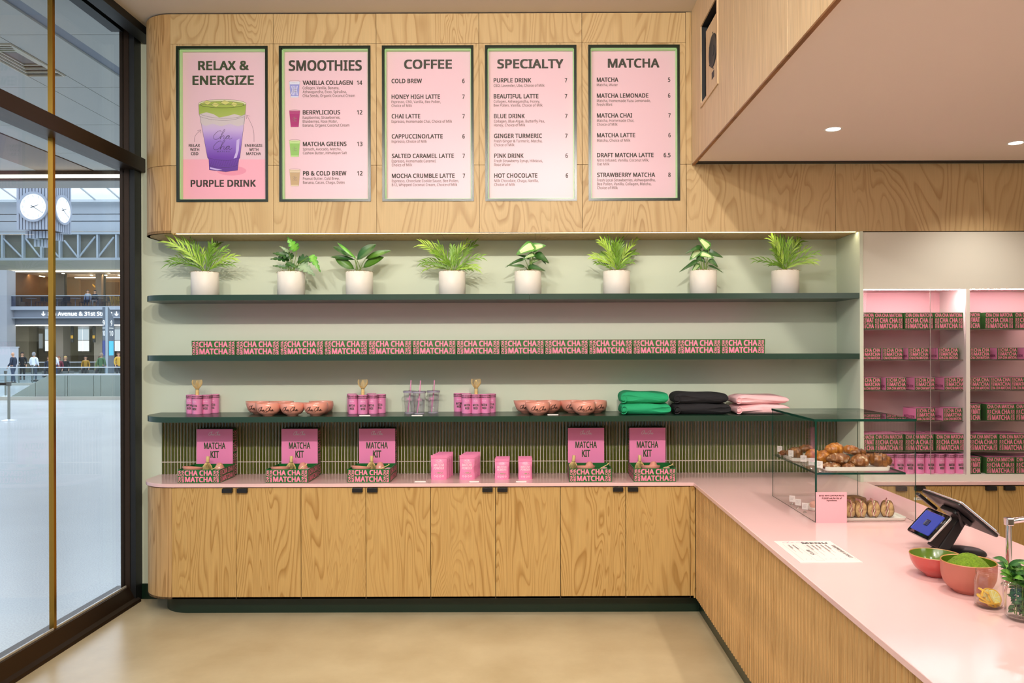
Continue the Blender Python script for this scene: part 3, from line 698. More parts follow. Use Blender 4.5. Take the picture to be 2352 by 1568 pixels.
# ================================================================ lettered cartons
def face2(w, h, y, cx=0, z0=0, mapf=None):
    X = lambda a: cx-w/2+a*w; Z = lambda a: z0+a*h
    it = [fit('CHA CHA', X(.168), X(.825), Z(.55), Z(.95), .035), fit('MATCHA', X(.175), X(.83), Z(.06), Z(.47), .035)]
    for a in (.015, .845): it.append(fit('CHA CHA', X(a), X(a+.062), Z(.05), Z(.95), .03, rot=1))
    for a in (.092, .918): it.append(fit('MATCHA', X(a), X(a+.062), Z(.05), Z(.95), .03, rot=1))
    return letter_mesh(it, y, PPRINT, mapf=mapf)
def face3(w, h, y, cx=0, flip=False):
    X = lambda a: cx-w/2+a*w; Z = lambda a: (a*h)
    if flip:
        it = [fit('CHA CHA MATCHA', X(.03), X(.97), Z(.05), Z(.27), .035), fit('CHA CHA', X(.2), X(.97), Z(.67), Z(.96), .035), fit('MATCHA', X(.2), X(.97), Z(.33), Z(.62), .035),
              fit('CHA CHA', X(.03), X(.095), Z(.33), Z(.95), .03, rot=1), fit('MATCHA', X(.11), X(.175), Z(.33), Z(.95), .03, rot=1)]
    else:
        it = [fit('CHA CHA MATCHA', X(.03), X(.97), Z(.74), Z(.96), .035), fit('CHA CHA', X(.19), X(.82), Z(.39), Z(.68), .035), fit('MATCHA', X(.19), X(.82), Z(.04), Z(.34), .035)]
        for a in (.02, .845): it.append(fit('CHA CHA', X(a), X(a+.062), Z(.05), Z(.66), .03, rot=1))
        for a in (.10, .92): it.append(fit('MATCHA', X(a), X(a+.062), Z(.05), Z(.66), .03, rot=1))
    return letter_mesh(it, y, PPRINT)
def face3b(w, h, y): return face3(w, h, y, 0, True)
def facen(w, h, y, cx=0):
    X = lambda a: cx-w/2+a*w; Z = lambda a: a*h
    it = [fit('CHACHA', X(.05), X(.95), Z(.74), Z(.95), .035), fit('MAT', X(.36), X(.95), Z(.4), Z(.7), .035), fit('CHA', X(.36), X(.95), Z(.05), Z(.35), .035),
          fit('CHA CHA', X(.05), X(.17), Z(.05), Z(.7), .03, rot=1), fit('MATCHA', X(.2), X(.31), Z(.05), Z(.7), .03, rot=1)]
    return letter_mesh(it, y, PPRINT)
_c = {}
def carton(name, label, cat, loc, w, d, h, face, group, rz=0, side=None, top=HOT):
    """closed carton: green lettered faces, pink lid; base centre front at loc"""
    k = (name, w, d, h, face.__name__, side)
    if k in _c: return copy_tree(_c[k], None, loc, rz, label)
    t = thing(name, label, cat, loc, rz, group); _c[k] = t
    MB().box(-w/2, w/2, 0, d, 0, h*.93).build('body', GRN, t, bevel=.0012)
    MB().box(-w/2-.001, w/2+.001, -.001, d+.001, h*.93-.03, h).box(-w/2-.0004, w/2+.0004, -.0004, d+.0004, h-.0006, h+.0006, 1).build('lid', [GRN, top], t)
    link('lettering', face(w, h, -.0016), t)
    if side:
        fs = MB().box(-w/2-.0016, -w/2-.001, 0, d, .002, h-.002); fs.build('pink_side', HOT, t)
        pts, ff = fit('MATCHA BOWL', .012, d-.012, h*.2, h*.42, .03)
        link('lettering', letter_mesh([(pts, ff)], 0, M('deep_magenta_ink', '8C1F4E'), mapf=lambda p: (-w/2-.0019, d-p[0], p[1])), t)
    return t
bw = 3.87/13
for i in range(13):
    x = -2.30+bw*(i+.5)
    carton('kit_carton', ORD[i]+' from left of thirteen lettered cartons lined up on middle shelf', 'box', (x, 5.285+random.uniform(0, .006), SH[1]), bw-.0035, .28, .0985+random.uniform(-.001, .001), face2, 'green and pink cartons on the middle shelf', 0) if i == 0 else \
        copy_tree(list(_c.values())[0], None, (x, 5.285+random.uniform(0, .006), SH[1]), 0, ORD[i]+' from left of thirteen lettered cartons lined up on middle shelf')

# cartons in the display cabinet
def zb(z): return z+.0005
row_names = ['top', 'second', 'third', 'fourth', 'fifth']
def crow(px_list, z, w, h, face, name, bay, row, side=None, rz=0, d=.2, Y=5.29):
    for k, px in enumerate(px_list):
        x = (px-3.5-PX)*Y/F; w = min(w, .1925)
        lb = '%s lettered carton from left on %s glass shelf in %s bay of cabinet' % (ORD[k], row, bay)
        carton(name, lb, 'box', (x, Y+random.uniform(0, .008), z), w, d, h, face, 'lettered cartons in the display cabinet', rz, side)
L_, R_ = 'left', 'right'
crow([2045.5, 2114.5, 2184], zb(GS[0]), .197, .110, face3, 'gift_carton', L_, 'top')
crow([2300, 2368], zb(GS[0]), .197, .110, face3, 'gift_carton', R_, 'top')
for bay, xx, z, nm in (('left', 2.266, GS[0], 'top'), ('right', 2.982, GS[0], 'top'), ('right', 2.982, GS[3], 'fourth'), ('left', 2.266, GS[4], 'fifth')):
    carton('narrow_carton', 'narrow end-on lettered carton at left end of %s shelf, %s cabinet bay' % (nm, bay), 'box', (xx, 5.29, zb(z)), .084, .24, .112, facen, 'lettered cartons in the display cabinet')
crow([2004, 2054, 2113.5, 2182.5], zb(GS[1]), .139, .079, face3b, 'bowl_carton', L_, 'second', True, .06, .14)
crow([2254, 2317, 2380], zb(GS[1]), .139, .079, face3b, 'bowl_carton', R_, 'second', True, .06, .14)
crow([2003, 2062, 2128, 2197], zb(GS[2]), .139, .085, face3b, 'bowl_carton', L_, 'third', True, .07, .14)
crow([2253, 2302, 2350], zb(GS[2]), .139, .085, face3b, 'bowl_carton', R_, 'third', True, .03, .14)
crow([2130, 2192], zb(GS[3]), .139, .085, face3b, 'bowl_carton', L_, 'fourth', True, .16, .14)
crow([2302, 2370], zb(GS[3]), .197, .112, face3, 'gift_carton', R_, 'fourth')
crow([2046, 2115.5, 2186], zb(GS[4]), .197, .112, face3, 'gift_carton', L_, 'fifth')
crow([2262, 2330], zb(GS[4]), .195, .112, face3, 'gift_carton', R_, 'fifth')
for k, px in enumerate([2300, 2368]):
    carton('gift_carton', '%s lettered carton from left on the floor of right cabinet bay' % ORD[k], 'box', ((px-3-PX)*5.29/F, 5.29, CZ0+.0005), .1925, .2, .112, face3, 'lettered cartons in the display cabinet')
carton('narrow_carton', 'narrow lettered carton at left end of right cabinet bay floor', 'box', (2.982, 5.29, CZ0+.0005), .084, .24, .112, facen, 'lettered cartons in the display cabinet')

# ================================================================ cans, whisks, spouted bowls, tumblers
HOTC = M('can_pink', 'F793C6', .3, coat=.3)
def wrapper(r, c=(0, 0)):
    return lambda p: (c[0]+r*sin(p[0]/r), c[1]-r*cos(p[0]/r), p[1])
CANP = None
def can(loc, label, group, h=.134, r=.0335, rz=0):
    global CANP
    if CANP: return copy_tree(CANP, None, loc, rz, label)
    t = thing('whisk_can', label, 'can', loc, rz, group); CANP = t
    MB().lathe([(r-.002, 0), (r, .002), (r, h-.030)], 28).build('body', HOTC, t, smooth=True)
    MB().lathe([(r+.0008, h-.030), (r+.0008, h-.002), (r-.001, h), (.001, h)], 28, cap=False).build('lid', HOTC, t, smooth=True)
    it = []
    for a in (-2.4, -1.2, 0, 1.2, 2.4):
        it.append(fit('CHA CHA MATCHA', (a-.56)*r, (a+.56)*r, h-.014, h-.005, .05))
        it.append(fit('MATCHA CHA CHA', (a-.56)*r, (a+.56)*r, h-.026, h-.017, .05))
    link('band_lettering', letter_mesh(it, 0, M('can_ink', '5A3A30'), mapf=wrapper(r+.0014)), t)
    it = [fit('MATCHA', -.021, .021, .052, .069, .03), fit('WHISK', -.016, .016, .030, .047, .03)]
    link('label_lettering', letter_mesh(it, 0, GRND, mapf=wrapper(r+.0008)), t)
    sc = MB(); f_ = wrapper(r+.0008)
    for s_ in script_strokes(-.016, .016, .086, .095):
        q = MB().ribbon(s_, .0012); sc.add([f_((v[0], v[2])) for v in q.v], q.f)
    sc.build('script_logo', M('logo_pale', 'FBD3E6'), t)
    return t
BAMB = M('bamboo', 'EBCB88', .5, var=.1, vscale=40)
WP = None
def whisk(loc, label, group, up=True, rot=None):
    global WP
    if WP: 
        c = copy_tree(WP, None, loc, 0, label)
    else:
        t = thing('bamboo_whisk', label, 'whisk', loc, 0, group); WP = t; c = t
        MB().lathe([(.0115, 0), (.012, .003), (.0115, .018), (.0122, .020), (.0115, .022), (.011, .042)], 16).build('handle', BAMB, t, smooth=True)
        MB().lathe([(.0125, .041), (.013, .0425), (.0125, .044)], 16).build('thread', M('dark_thread', '4A3A22'), t)
        tn = MB()
        for k in range(44):
            a = 2*pi*k/44
            pts = [(rr*cos(a), rr*sin(a), z) for rr, z in ((.0105, .042), (.016, .050), (.0255, .062), (.0325, .077), (.0345, .090), (.033, .100), (.0295, .107))]
            tn.tube(pts, [.0010, .0010, .0009, .0008, .0007, .0006, .0005], 3, cap=False)
        tn.build('tines', BAMB, t, kind='stuff')
        tn = MB()
        for k in range(14):
            a = 2*pi*k/14
            tn.tube([(rr*cos(a), rr*sin(a), z) for rr, z in ((.008, .042), (.012, .06), (.011, .08), (.004, .100))], .0009, 3, cap=False)
        tn.build('inner_tines', BAMB, t, kind='stuff')
    if rot: c.rotation_euler = rot
    return c
gcan = 'pink whisk cans on the lowest shelf'
cans = [
 ('left cluster by the rounded shelf end', [(449, 951.8), (434.5, 950), (469, 950.5), (487.5, 948.8)], 449),
 ('middle cluster above third open kit', [(831, 951.5), (808.5, 951), (855, 950.5), (873, 949), (797+9, 947.5), (851, 946.5)], 842.5),
 ('right cluster beside the spouted bowls', [(1071.5, 950), (1093.5, 950), (1113, 949.5), (1127, 948), (1064, 947.5), (1056, 946.5)], 1097)]
for cn, lst, wx in cans:
    lst2 = sorted(lst, key=lambda q: q[0])
    PP = relax([(onz(px, py, SH[2]).x, onz(px, py, SH[2]).y+.035) for px, py in lst2], .0675)
    for k in range(len(lst2)):
        can((PP[k][0], PP[k][1], SH[2]), '%s pink whisk can from left in %s' % (ORD[k], cn), gcan, rz=random.uniform(-.25, .25))
    q_ = min(PP, key=lambda q: abs(q[0]*F/q[1]+PX-wx)+300*max(0, q[1]-5.5))
    whisk((q_[0], q_[1], SH[2]+.1345), 'bamboo whisk standing tines up on the %s' % cn.split(' ')[0]+' cluster of cans', 'bamboo whisks on the can clusters')
# cans on the floor of the display cabinet
for k, px in enumerate([2009, 2032, 2055, 2078, 2101, 2124, 2147, 2170, 2193, 2216]):
    can(((px-15-PX)*5.33/F+.003, 5.33+random.uniform(-.001, .001), CZ0-.0), '%s pink can from left in front row on the cabinet floor' % ORD[k], gcan, rz=random.uniform(-.2, .3))
for k, px in enumerate([2005, 2028, 2051, 2074, 2097, 2120, 2146, 2169, 2191]):
    can(((px-6-PX)*5.41/F, 5.41, CZ0), '%s pink can from left in rear row on the cabinet floor' % ORD[k], gcan, rz=random.uniform(-.2, .3))

BOWLP = M('bowl_pink_glaze', 'EBA08C', .22, coat=.4)
SB = None
def sbowl(loc, label, group, s=1.0):
    global SB
    if SB: c = copy_tree(SB, None, loc, 0, label)
    else:
        t = thing('spouted_bowl', label, 'bowl', loc, 0, group); SB = t; c = t
        pr = [(.001, .006), (.034, .006), (.036, 0), (.040, 0), (.043, .005), (.064, .013), (.080, .030), (.0875, .052), (.0875, .068), (.084, .084), (.082, .0855), (.080, .084), (.083, .062), (.076, .036), (.060, .018), (.001, .013)]
        m = MB().lathe(pr, 36, cap=False)
        nv = []
        for x, y, z in m.v:
            a = atan2(y, x)
            wgt = max(0, cos(a-pi))**14 * max(0, (z-.045)/.04)
            nv.append((x-.018*wgt, y*(1-.12*wgt), z+.003*wgt))
        m.v = [(x*BS, y*BS, z) for x, y, z in nv]; m.build('body', BOWLP, t, smooth=True, angle=60)
        def bm(p):
            z = p[1]; r = .0885 if z > .05 else .0885-.0065*(.05-z)/.02
            r *= BS; return (r*sin(p[0]/r), -r*cos(p[0]/r), z)
        sc = MB()
        for s_ in script_strokes(-.050, .062, .034, .064):
            q = MB().ribbon([(x, z) for x, z in s_], .0032); sc.add([bm((v[0], v[2])) for v in q.v], q.f)
        sc.build('script_logo', M('bowl_ink', '3A1F18'), t)
        it = [fit('MATCHA', -.012, .016, .027, .031, .02)]
        link('lettering', letter_mesh(it, 0, M('bowl_ink', ''), mapf=lambda p: (.0815*BS*sin(p[0]/.0785), -.0815*BS*cos(p[0]/.0785)-.0, p[1])), t)
    return c
gb = 'pink spouted bowls on the lowest shelf'
names_b = [(619, 953.5, 'left front bowl of the group by the left cans'), (674, 953.5, 'right front bowl of the group by the left cans'), (720, 949, 'rightmost front bowl beside two darker bowls, left group'),
           (594, 948, 'half hidden bowl at far left of the left group'), (648, 946, 'middle rear bowl of the left group'), (738, 944.5, 'rear right bowl of the left group'),
           (1236, 950.5, 'left front bowl of the group beside green shirts'), (1341, 950.5, 'right front bowl of the group beside green shirts'),
           (1211, 947, 'leftmost bowl of the right group behind the front ones'), (1263, 946.5, 'second bowl in the middle row of right group'), (1315, 947, 'third bowl in the middle row of right group'), (1366, 946, 'rightmost bowl nearest the green shirts')]
BS = .92
BP = []
for g6 in (names_b[:6], names_b[6:]):
    Q_ = [((px-PX)*(5.375 if py > 948.7 else 5.53)/F, 5.375 if py > 948.7 else 5.53) for px, py, lb in g6]
    BP += relax(Q_, .1625)
for (px, py, lb), q_ in zip(names_b, BP):
    sbowl((q_[0], q_[1], SH[2]), 'pink spouted bowl with script, '+lb.replace('bowl ', '', 1) if len(lb.split()) < 11 else lb, gb)

TUMG = glass('tumbler_plastic', 'FBFAFC', 1.3)
TUMP = M('tumbler_print', 'E79AC4', .4); STR = M('straw_pink', 'F4A3CC', .3)
TP = None
for k, (px, py, lb) in enumerate(((939, 949.5, 'left clear tumbler with pink palm print and straw on lowest shelf'), (961, 951, 'middle clear tumbler standing forward with pink straw on lowest shelf'), (993.5, 949, 'right clear tumbler with pink straw next to the cans'))):
    p = onz(px, py, SH[2]); p.y += .045
    if TP: copy_tree(TP, None, (p.x, p.y, SH[2]), random.uniform(-.3, .3), lb); continue
    t = thing('tumbler', lb, 'tumbler', (p.x, p.y, SH[2]), 0, 'clear tumblers with straws'); TP = t
    MB().lathe([(.033, 0), (.035, .003), (.044, .148), (.0415, .148), (.032, .006), (.001, .006)], 28, cap=False).build('cup', TUMG, t, smooth=True)
    MB().lathe([(.046, .147), (.0475, .150), (.0475, .156), (.044, .160), (.010, .160), (.006, .163)], 28, cap=False).build('lid', glass('lid_plastic', 'F6F4F8', 2.2), t, smooth=True)
    MB().lathe([(.0355, 0), (.036, .003), (.0358, .006)], 28, cap=False).build('base_rim', M('tumbler_rim', 'B9B2C4', .2), t, smooth=True)
    MB().lathe([(.0455, .145), (.048, .149), (.048, .153), (.0455, .156)], 28, cap=False).build('lid_rim', M('tumbler_rim', ''), t, smooth=True)
    MB().tube([(-.014, 0, .008), (.004, 0, .150), (.009, 0, .232)], .0042, 10).build('straw', STR, t, smooth=True)
    pm = MB(); f_ = wrapper(.0415)
    for a in range(9):
        an = -.5+(pi+1)*a/8; q = crom([(0, .100), (.011*cos(an), .100+.011*sin(an)+.001), (.022*cos(an), .100+.018*sin(an)-.004)], 4)
        qq = MB().ribbon(q, .0017); pm.add([f_((v[0], v[2])) for v in qq.v], qq.f)
    qq = MB().ribbon(crom([(0, .100), (.002, .07), (-.004, .045)], 4), .0025); pm.add([f_((v[0], v[2])) for v in qq.v], qq.f)
    pm.build('palm_print', TUMP, t)

# ================================================================ folded shirts
def shirt(loc, w, d, h, mat, label, seed, lean=0):
    rnd = random.Random(seed)
    t = thing('folded_shirt', label, 'shirt', loc, rnd.uniform(-.03, .03), 'folded shirts on the lowest shelf')
    # cross-section in XZ: folded at the left, open layered curl; lofted along Y
    nC = 40; rows = []; ph = [rnd.uniform(0, 6.28) for _ in range(8)]
    ny = 16
    for j in range(ny+1):
        v = j/ny; y = d*v; ring = []
        edge = min(v, 1-v)*ny
        pin = 1-.5*max(0, 1-edge/1.6)**2
        for k in range(nC):
            a = 2*pi*k/nC
            ca, sa = cos(a), sin(a)
            ex = abs(ca)**.32*(1 if ca >= 0 else -1); ez = abs(sa)**.55*(1 if sa >= 0 else -1)
            x = ex*w/2; z = h/2+ez*h/2*pin
            fx = (x/w+.5)
            if ez > 0:
                z += h*(.10*sin(fx*3.1)+.05*sin(fx*7+ph[0]+v*2)+.04*sin(fx*13+ph[1]+v*5)+lean*(fx-.5))*pin
            x += w*.012*sin(v*5+ph[2]+z*60) + w*.010*sin(a*3+ph[3])
            yy = y + (.010*sin(fx*6+ph[4])+.006*sin(fx*14+ph[5]) if j < 3 else 0)
            # drape creases
            z += .0016*sin(fx*30+v*9+ph[6])*(1 if ez > .2 else 0)
            ring.append((x, yy-.0, max(z, 0.0)))
        rows.append(ring)
    m = MB().grid(rows, closed=True)
    n0 = len(m.v)
    m.f.append(tuple(range(nC))[::1]); m.m.append(0); m.f.append(tuple(range(ny*nC, (ny+1)*nC))[::-1]); m.m.append(0)
    o = m.build('body', mat, t, smooth=True, angle=80)
    s_ = o.modifiers.new('s', 'SUBSURF'); s_.levels = 1; s_.render_levels = 1
    # folded sleeve roll at the left and the turned front layer
    for q, (xo, zc, rr) in enumerate(((-w/2+.018, h*.5, h*.46),)):
        sp = []
        for k in range(26):
            a = -2.2+k*.30; r0 = rr*(1-.022*k)
            sp.append((xo+r0*cos(a)*.9, zc+r0*sin(a)))
        r2 = MB(); rws = []
        for yv in (-.010, -.004, .03, .10, d*.8):
            rws.append([(x+(.004 if yv > 0 else 0), yv, z) for x, z in sp]+[(x*1.0+.0, yv, z) for x, z in [((px_-xo)*.84+xo, (pz_-zc)*.84+zc) for px_, pz_ in sp[::-1]]])
        r2.grid(rws, closed=True); nn = len(rws[0]); r2.f.append(tuple(range(nn))); r2.m.append(0)
        r2.build('rolled_edge', mat, t, smooth=True, angle=60)
    return t
GT = M('green_jersey', '1FA56E', .85, bump=.25, vscale=60); BT = M('black_jersey', '1E1C1F', .9, bump=.25, vscale=60); PT = M('pink_jersey', 'F7C3C6', .85, bump=.25, vscale=60)
for x0, x1, mat, nm, hs in ((1424, 1543, GT, 'green', (.070, .082)), (1546, 1681, BT, 'black', (.068, .078)), (1688, 1816, PT, 'pale pink', (.062, .066))):
    Yf = 5.33; cx = ((x0+x1)/2-PX)*Yf/F; w = (x1-x0)*Yf/F
    shirt((cx, Yf, SH[2]+.001), w*.96, .24, hs[0], mat, 'lower %s shirt folded on the lowest shelf' % nm, hash(nm) % 97 if False else len(nm)*7+1)
    shirt((cx-.006, Yf+.006, SH[2]+hs[0]*1.10+.001), w*.93, .235, hs[1]*.86, mat, 'upper %s shirt folded on top of its twin' % nm, len(nm)*7+5, lean=-.12)

# price tags
def tagcard(px, py, Z, lb, wpx=25):
    p = onz(px, py, Z)
    t = MB().box(-wpx/2*p.y/F, wpx/2*p.y/F, 0, .012, 0, .0015).add([(-wpx/2*p.y/F, -.001, 0), (wpx/2*p.y/F, -.001, 0), (wpx/2*p.y/F, .0, .006), (-wpx/2*p.y/F, .0, .006)], [(0, 1, 2, 3)]).build('price_tag', M('tag_white', 'F4EDE6', .4), loc=(p.x, max(p.y, 5.262), Z+.0002))
    tag(t, lb, 'price tag', 'small price tags at the shelf edges')
tagcard(838, 955, SH[2], 'small white price tag below the middle cluster of cans')
tagcard(958, 955, SH[2], 'small white price tag below the three tumblers')
tagcard(1270, 953, SH[2], 'small white price tag below the right bowls')
tagcard(965, 1106.5, CT, 'small price tag on pink worktop right of third kit')
tagcard(1089, 1106.5, CT, 'small price tag on pink worktop in front of large pouches', 22)
tagcard(1197, 1106.5, CT, 'small price tag on pink worktop in front of small pouches', 24)

# ================================================================ open matcha kits on the counter
kits = [(407, 504, 451, 534, 1, 'first from left'), (610, 706, 646, 729, 1, 'second from left'), (797, 895, 824, 907, 1, 'third from left'), (1306.5, 1404.5, 1304, 1387, -1, 'fourth from left'), (1454.5, 1552.5, 1445, 1528, -1, 'fifth from left')]
YK = 5.285; tw = .285; th = .090; td = .27
GIN = M('kit_inside_green', '15672A', .4)
lid_face = None; KT = KL = None
for i, (a, b, c_, d_, sgn, nm) in enumerate(kits):
    cx = ((a+b)/2-PX)*YK/F
    lb = 'open lettered matcha kit tray, %s on the pink worktop' % nm
    if KT: t = copy_tree(KT, None, (cx, YK, CT+.0005), 0, lb)
    else:
        t = thing('kit_tray', lb, 'tray', (cx, YK, CT+.0005), 0, 'open matcha kits on the counter'); KT = t
        m = MB(); q = .004
        m.box(-tw/2, tw/2, 0, td, 0, q)
        m.box(-tw/2, tw/2, 0, q, q, th).box(-tw/2, tw/2, td-q, td, q, th).box(-tw/2, -tw/2+q, q, td-q, q, th).box(tw/2-q, tw/2, q, td-q, q, th)
        m.build('tray', GIN, t)
        MB().box(-.03, tw/2-q, .12, td-q, q, .05).build('insert', GIN, t)
        link('lettering', face2(tw, th, -.0006), t)
        link('side_lettering', face2(td, th, 0, cx=td/2, mapf=lambda p: (tw/2+.0006, p[0], p[1])), t)
        link('side_lettering', face2(td, th, 0, cx=td/2, mapf=lambda p: (-tw/2-.0006, td-p[0], p[1])), t)
    # lid standing behind
    YL = DB-.0185-.078; lx = ((c_+d_)/2-PX)*YL/F; lw = 83*YL/F; lh = .335
    lb2 = 'pink matcha kit box standing upright behind the %s tray' % nm.split(' ')[0]
    if KL: copy_tree(KL, None, (lx, YL, CT+.0005), 0, lb2)
    else:
        l = thing('kit_box', lb2, 'box', (lx, YL, CT+.0005), 0, 'upright kit boxes behind the trays'); KL = l
        MB().box(-lw/2, lw/2, .0, .002, 0, lh).build('front', HOT, l)
        MB().box(-lw/2, lw/2, .002, .076, 0, lh).build('sides', GRN, l)
        link('lettering', letter_mesh([fit('MATCHA', -.076, .076, .193, .240, .025), fit('KIT', -.030, .030, .130, .180, .025)], -.0006, GRND), l)
        s = MB()
        for st in script_strokes(-.042, .042, .290, .318): s.ribbon(st, .0022, 0, -.0006)
        s.build('script_logo', M('logo_white', 'FCEAF2'), l)
        for sx in (1, -1):
            link('side_lettering', letter_mesh([fit('CHA CHA CHA CHA', .008, .036, .01, lh-.01, .03, rot=sx), fit('MATCHA MATCHA', .042, .070, .01, lh-.01, .03, rot=sx)], 0, PPRINT, mapf=lambda p, sx=sx: (sx*(lw/2+.0006), p[0] if sx > 0 else .078-p[0], p[1])), l)
    # contents
    inw = 'in the %s matcha kit' % nm
    wx_ = {0: -.02, 1: -.03, 2: -.02, 3: -.10, 4: -.075}[i]
    whisk((cx+wx_, YK+.20, CT+.153), 'bamboo whisk held handle up '+inw, 'bamboo whisks in the open kits', rot=(pi-.12, .10 if i == 3 else .02, 0))
    hx = {0: .075, 1: .06, 2: .045, 3: .005, 4: .015}[i]
    if i == 0:
        hp = MB().lathe([(.001, .001), (.030, 0), (.034, .01), (.032, .03), (.020, .052), (.015, .06), (.011, .058), (.009, .04), (.001, .04)], 24, cap=False).build('whisk_holder', BOWLP, smooth=True, angle=60)
        bp = MB().lathe([(.001, .004), (.028, 0), (.03, .004), (.05, .018), (.064, .042), (.066, .052), (.063, .052), (.048, .024), (.001, .014)], 32, cap=False).build('tea_bowl', BOWLP, smooth=True, angle=60)
        pk = MB().lathe([(.001, 0), (.022, 0), (.025, .004), (.022, .012), (.012, .016), (.001, .017)], 20, cap=False).build('sweet_packet', M('packet_pink', 'E8B3B6', .3, bump=.6, vscale=90), smooth=True)
        sp = MB().tube([(-.04, 0, .0), (.0, 0, .008), (.045, .0, .016), (.055, 0, .022)], [.0035, .003, .0026, .004], 8).build('bamboo_scoop', BAMB, smooth=True)
        H0, B0, P0, S0 = hp, bp, pk, sp
    else:
        hp, bp, pk, sp = (copy_tree(x) for x in (H0, B0, P0, S0))
    hp.location = (cx+hx, YK+.165, CT+.0515); tag(hp, 'pink rounded whisk holder '+inw, 'whisk holder', 'pink whisk holders in the kits')
    bp.location = (cx+{0: -.06, 1: -.05, 2: -.055, 3: -.01, 4: -.0}[i]-.018, YK+.085-.012, CT+.046); tag(bp, 'pink tea bowl rim showing '+inw, 'bowl', 'pink tea bowls in the kits')
    bp.rotation_euler = (-.12, {0: .08, 1: 0, 2: .1, 3: 0, 4: 0}[i], 0)
    pk.location = (cx+.105, YK+.15, CT+.0515+.01); tag(pk, 'small round pink packet '+inw, 'packet', 'small packets in the kits')
    sp.location = (cx+.082, YK+.045, CT+.082); sp.rotation_euler = (0, -.25, {0: .5, 1: .9, 2: .2, 3: .3, 4: -.4}[i]); tag(sp, 'slim tea scoop '+inw, 'scoop', 'tea scoops in the kits')

# ================================================================ pouches
POU = M('pouch_pink', 'F08DB6', .32, coat=.3, bump=.35, vscale=26)
def pouch(w, h, label, group, loc, rz=0, printed=True):
    t = thing('powder_pouch', label, 'pouch', loc, rz, group)
    rows = []; n = 9
    for j in range(13):
        v = j/12; z = h*v
        th_ = .020*(1-v)**.7+.0012
        if v > .78: th_ = .0014
        row = []
        for k in range(n+1):
            u = k/n; x = (u-.5)*w*(1-.03*sin(pi*v)); b = sin(pi*u)
            row.append((x, -(th_*b**.8)*(1 if v > 0 else 1)+.002*sin(u*9+v*7)*(1-v), z))
        for k in range(n, -1, -1):
            u = k/n; x = (u-.5)*w*(1-.03*sin(pi*v)); b = sin(pi*u)
            row.append((x, th_*b**.8+.0008, z))
        rows.append(row)
    m = MB().grid(rows, closed=True); nn = len(rows[0]); m.f += [tuple(range(nn))[::-1], tuple(range(12*nn, 13*nn))]; m.m += [0, 0]
    m.build('body', POU, t, smooth=True, angle=60)
    MB().box(-w*.48, w*.48, -.0035, -.001, h*.865, h*.872).build('zip_line', POU, t)
    if printed:
        def mp(p):
            v = p[1]/h; u = p[0]/w+.5; th_ = .020*(1-v)**.7+.0012; b = max(0, sin(pi*min(max(u, 0), 1)))
            return (p[0], -th_*b**.8+.002*sin(u*9+v*7)*(1-v)-.0011, p[1])
        wt_ = M('pouch_print', 'F9DDE8')
        it = [fit('MATCHA', -w*.33, w*.33, h*.55, h*.66, .02, sheared=.2), fit('POWDER', -w*.33, w*.33, h*.42, h*.53, .02, sheared=.2), fit('CEREMONIAL', -w*.2, w*.3, h*.69, h*.72, .02)]
        link('lettering', letter_mesh(it, 0, wt_, mapf=mp), t)
        s = MB()
        for st in script_strokes(-w*.2, w*.2, h*.76, h*.81): 
            q = MB().ribbon(st, w*.012); s.add([mp((v[0], v[2])) for v in q.v], q.f)
        s.build('script_logo', wt_, t); s = MB()
        for k, cx in enumerate((-.25, -.08, .10, .27)):
            el = MB().ribbon([(cx*w+w*.05*cos(a), h*.145+w*.05*sin(a)) for a in [2*pi*j/12 for j in range(13)]], w*.025)
            s.add([mp((v[0], v[2])) for v in el.v], el.f)
        s.build('icon_row', wt_, t, kind='stuff')
        lf = MB()
        for k, (dx, ang) in enumerate(((-.14, 2.4), (-.05, 1.9), (.05, 1.2), (.14, .7), (0, 1.57))):
            a = [(dx*w, h*.25), (dx*w+w*.09*cos(ang)-w*.03, h*.25+w*.08*sin(ang)), (dx*w+w*.15*cos(ang), h*.25+w*.11*sin(ang)), (dx*w+w*.08*cos(ang)+w*.04, h*.25+w*.05*sin(ang))]
            lf.add([mp(p) for p in a], [(3, 2, 1, 0)])
        lf.build('leaf_print', M('leaf_print', '8FA56A'), t)
    return t
gp = 'pink matcha powder pouches on the counter'
for nm, px, py, w, h, n, dx in (('first stack', 1007.5, 1101.5, .110, .168, 4, .024), ('second stack', 1072.5, 1101.5, .106, .168, 4, .024), ('third stack', 1152.5, 1101, .098, .142, 3, .004), ('fourth stack', 1206.5, 1101, .096, .143, 3, -.004)):
    p0 = None
    for k in range(n):
        p = onz(px, py, CT); 
        lb = ('front pink pouch with printed front, ' if k == 0 else ORD[k]+' pink pouch from front, ')+nm+' between the open kits'
        if k < 2: p0 = pouch(w, h, lb, gp, (p.x+dx*.36*k, p.y+.015+.058*k, CT), .02*(-1)**k, printed=(k == 0))
        else: copy_tree(p0, None, (p.x+dx*.36*k, p.y+.015+.058*k, CT), .03*(-1)**k, lb)

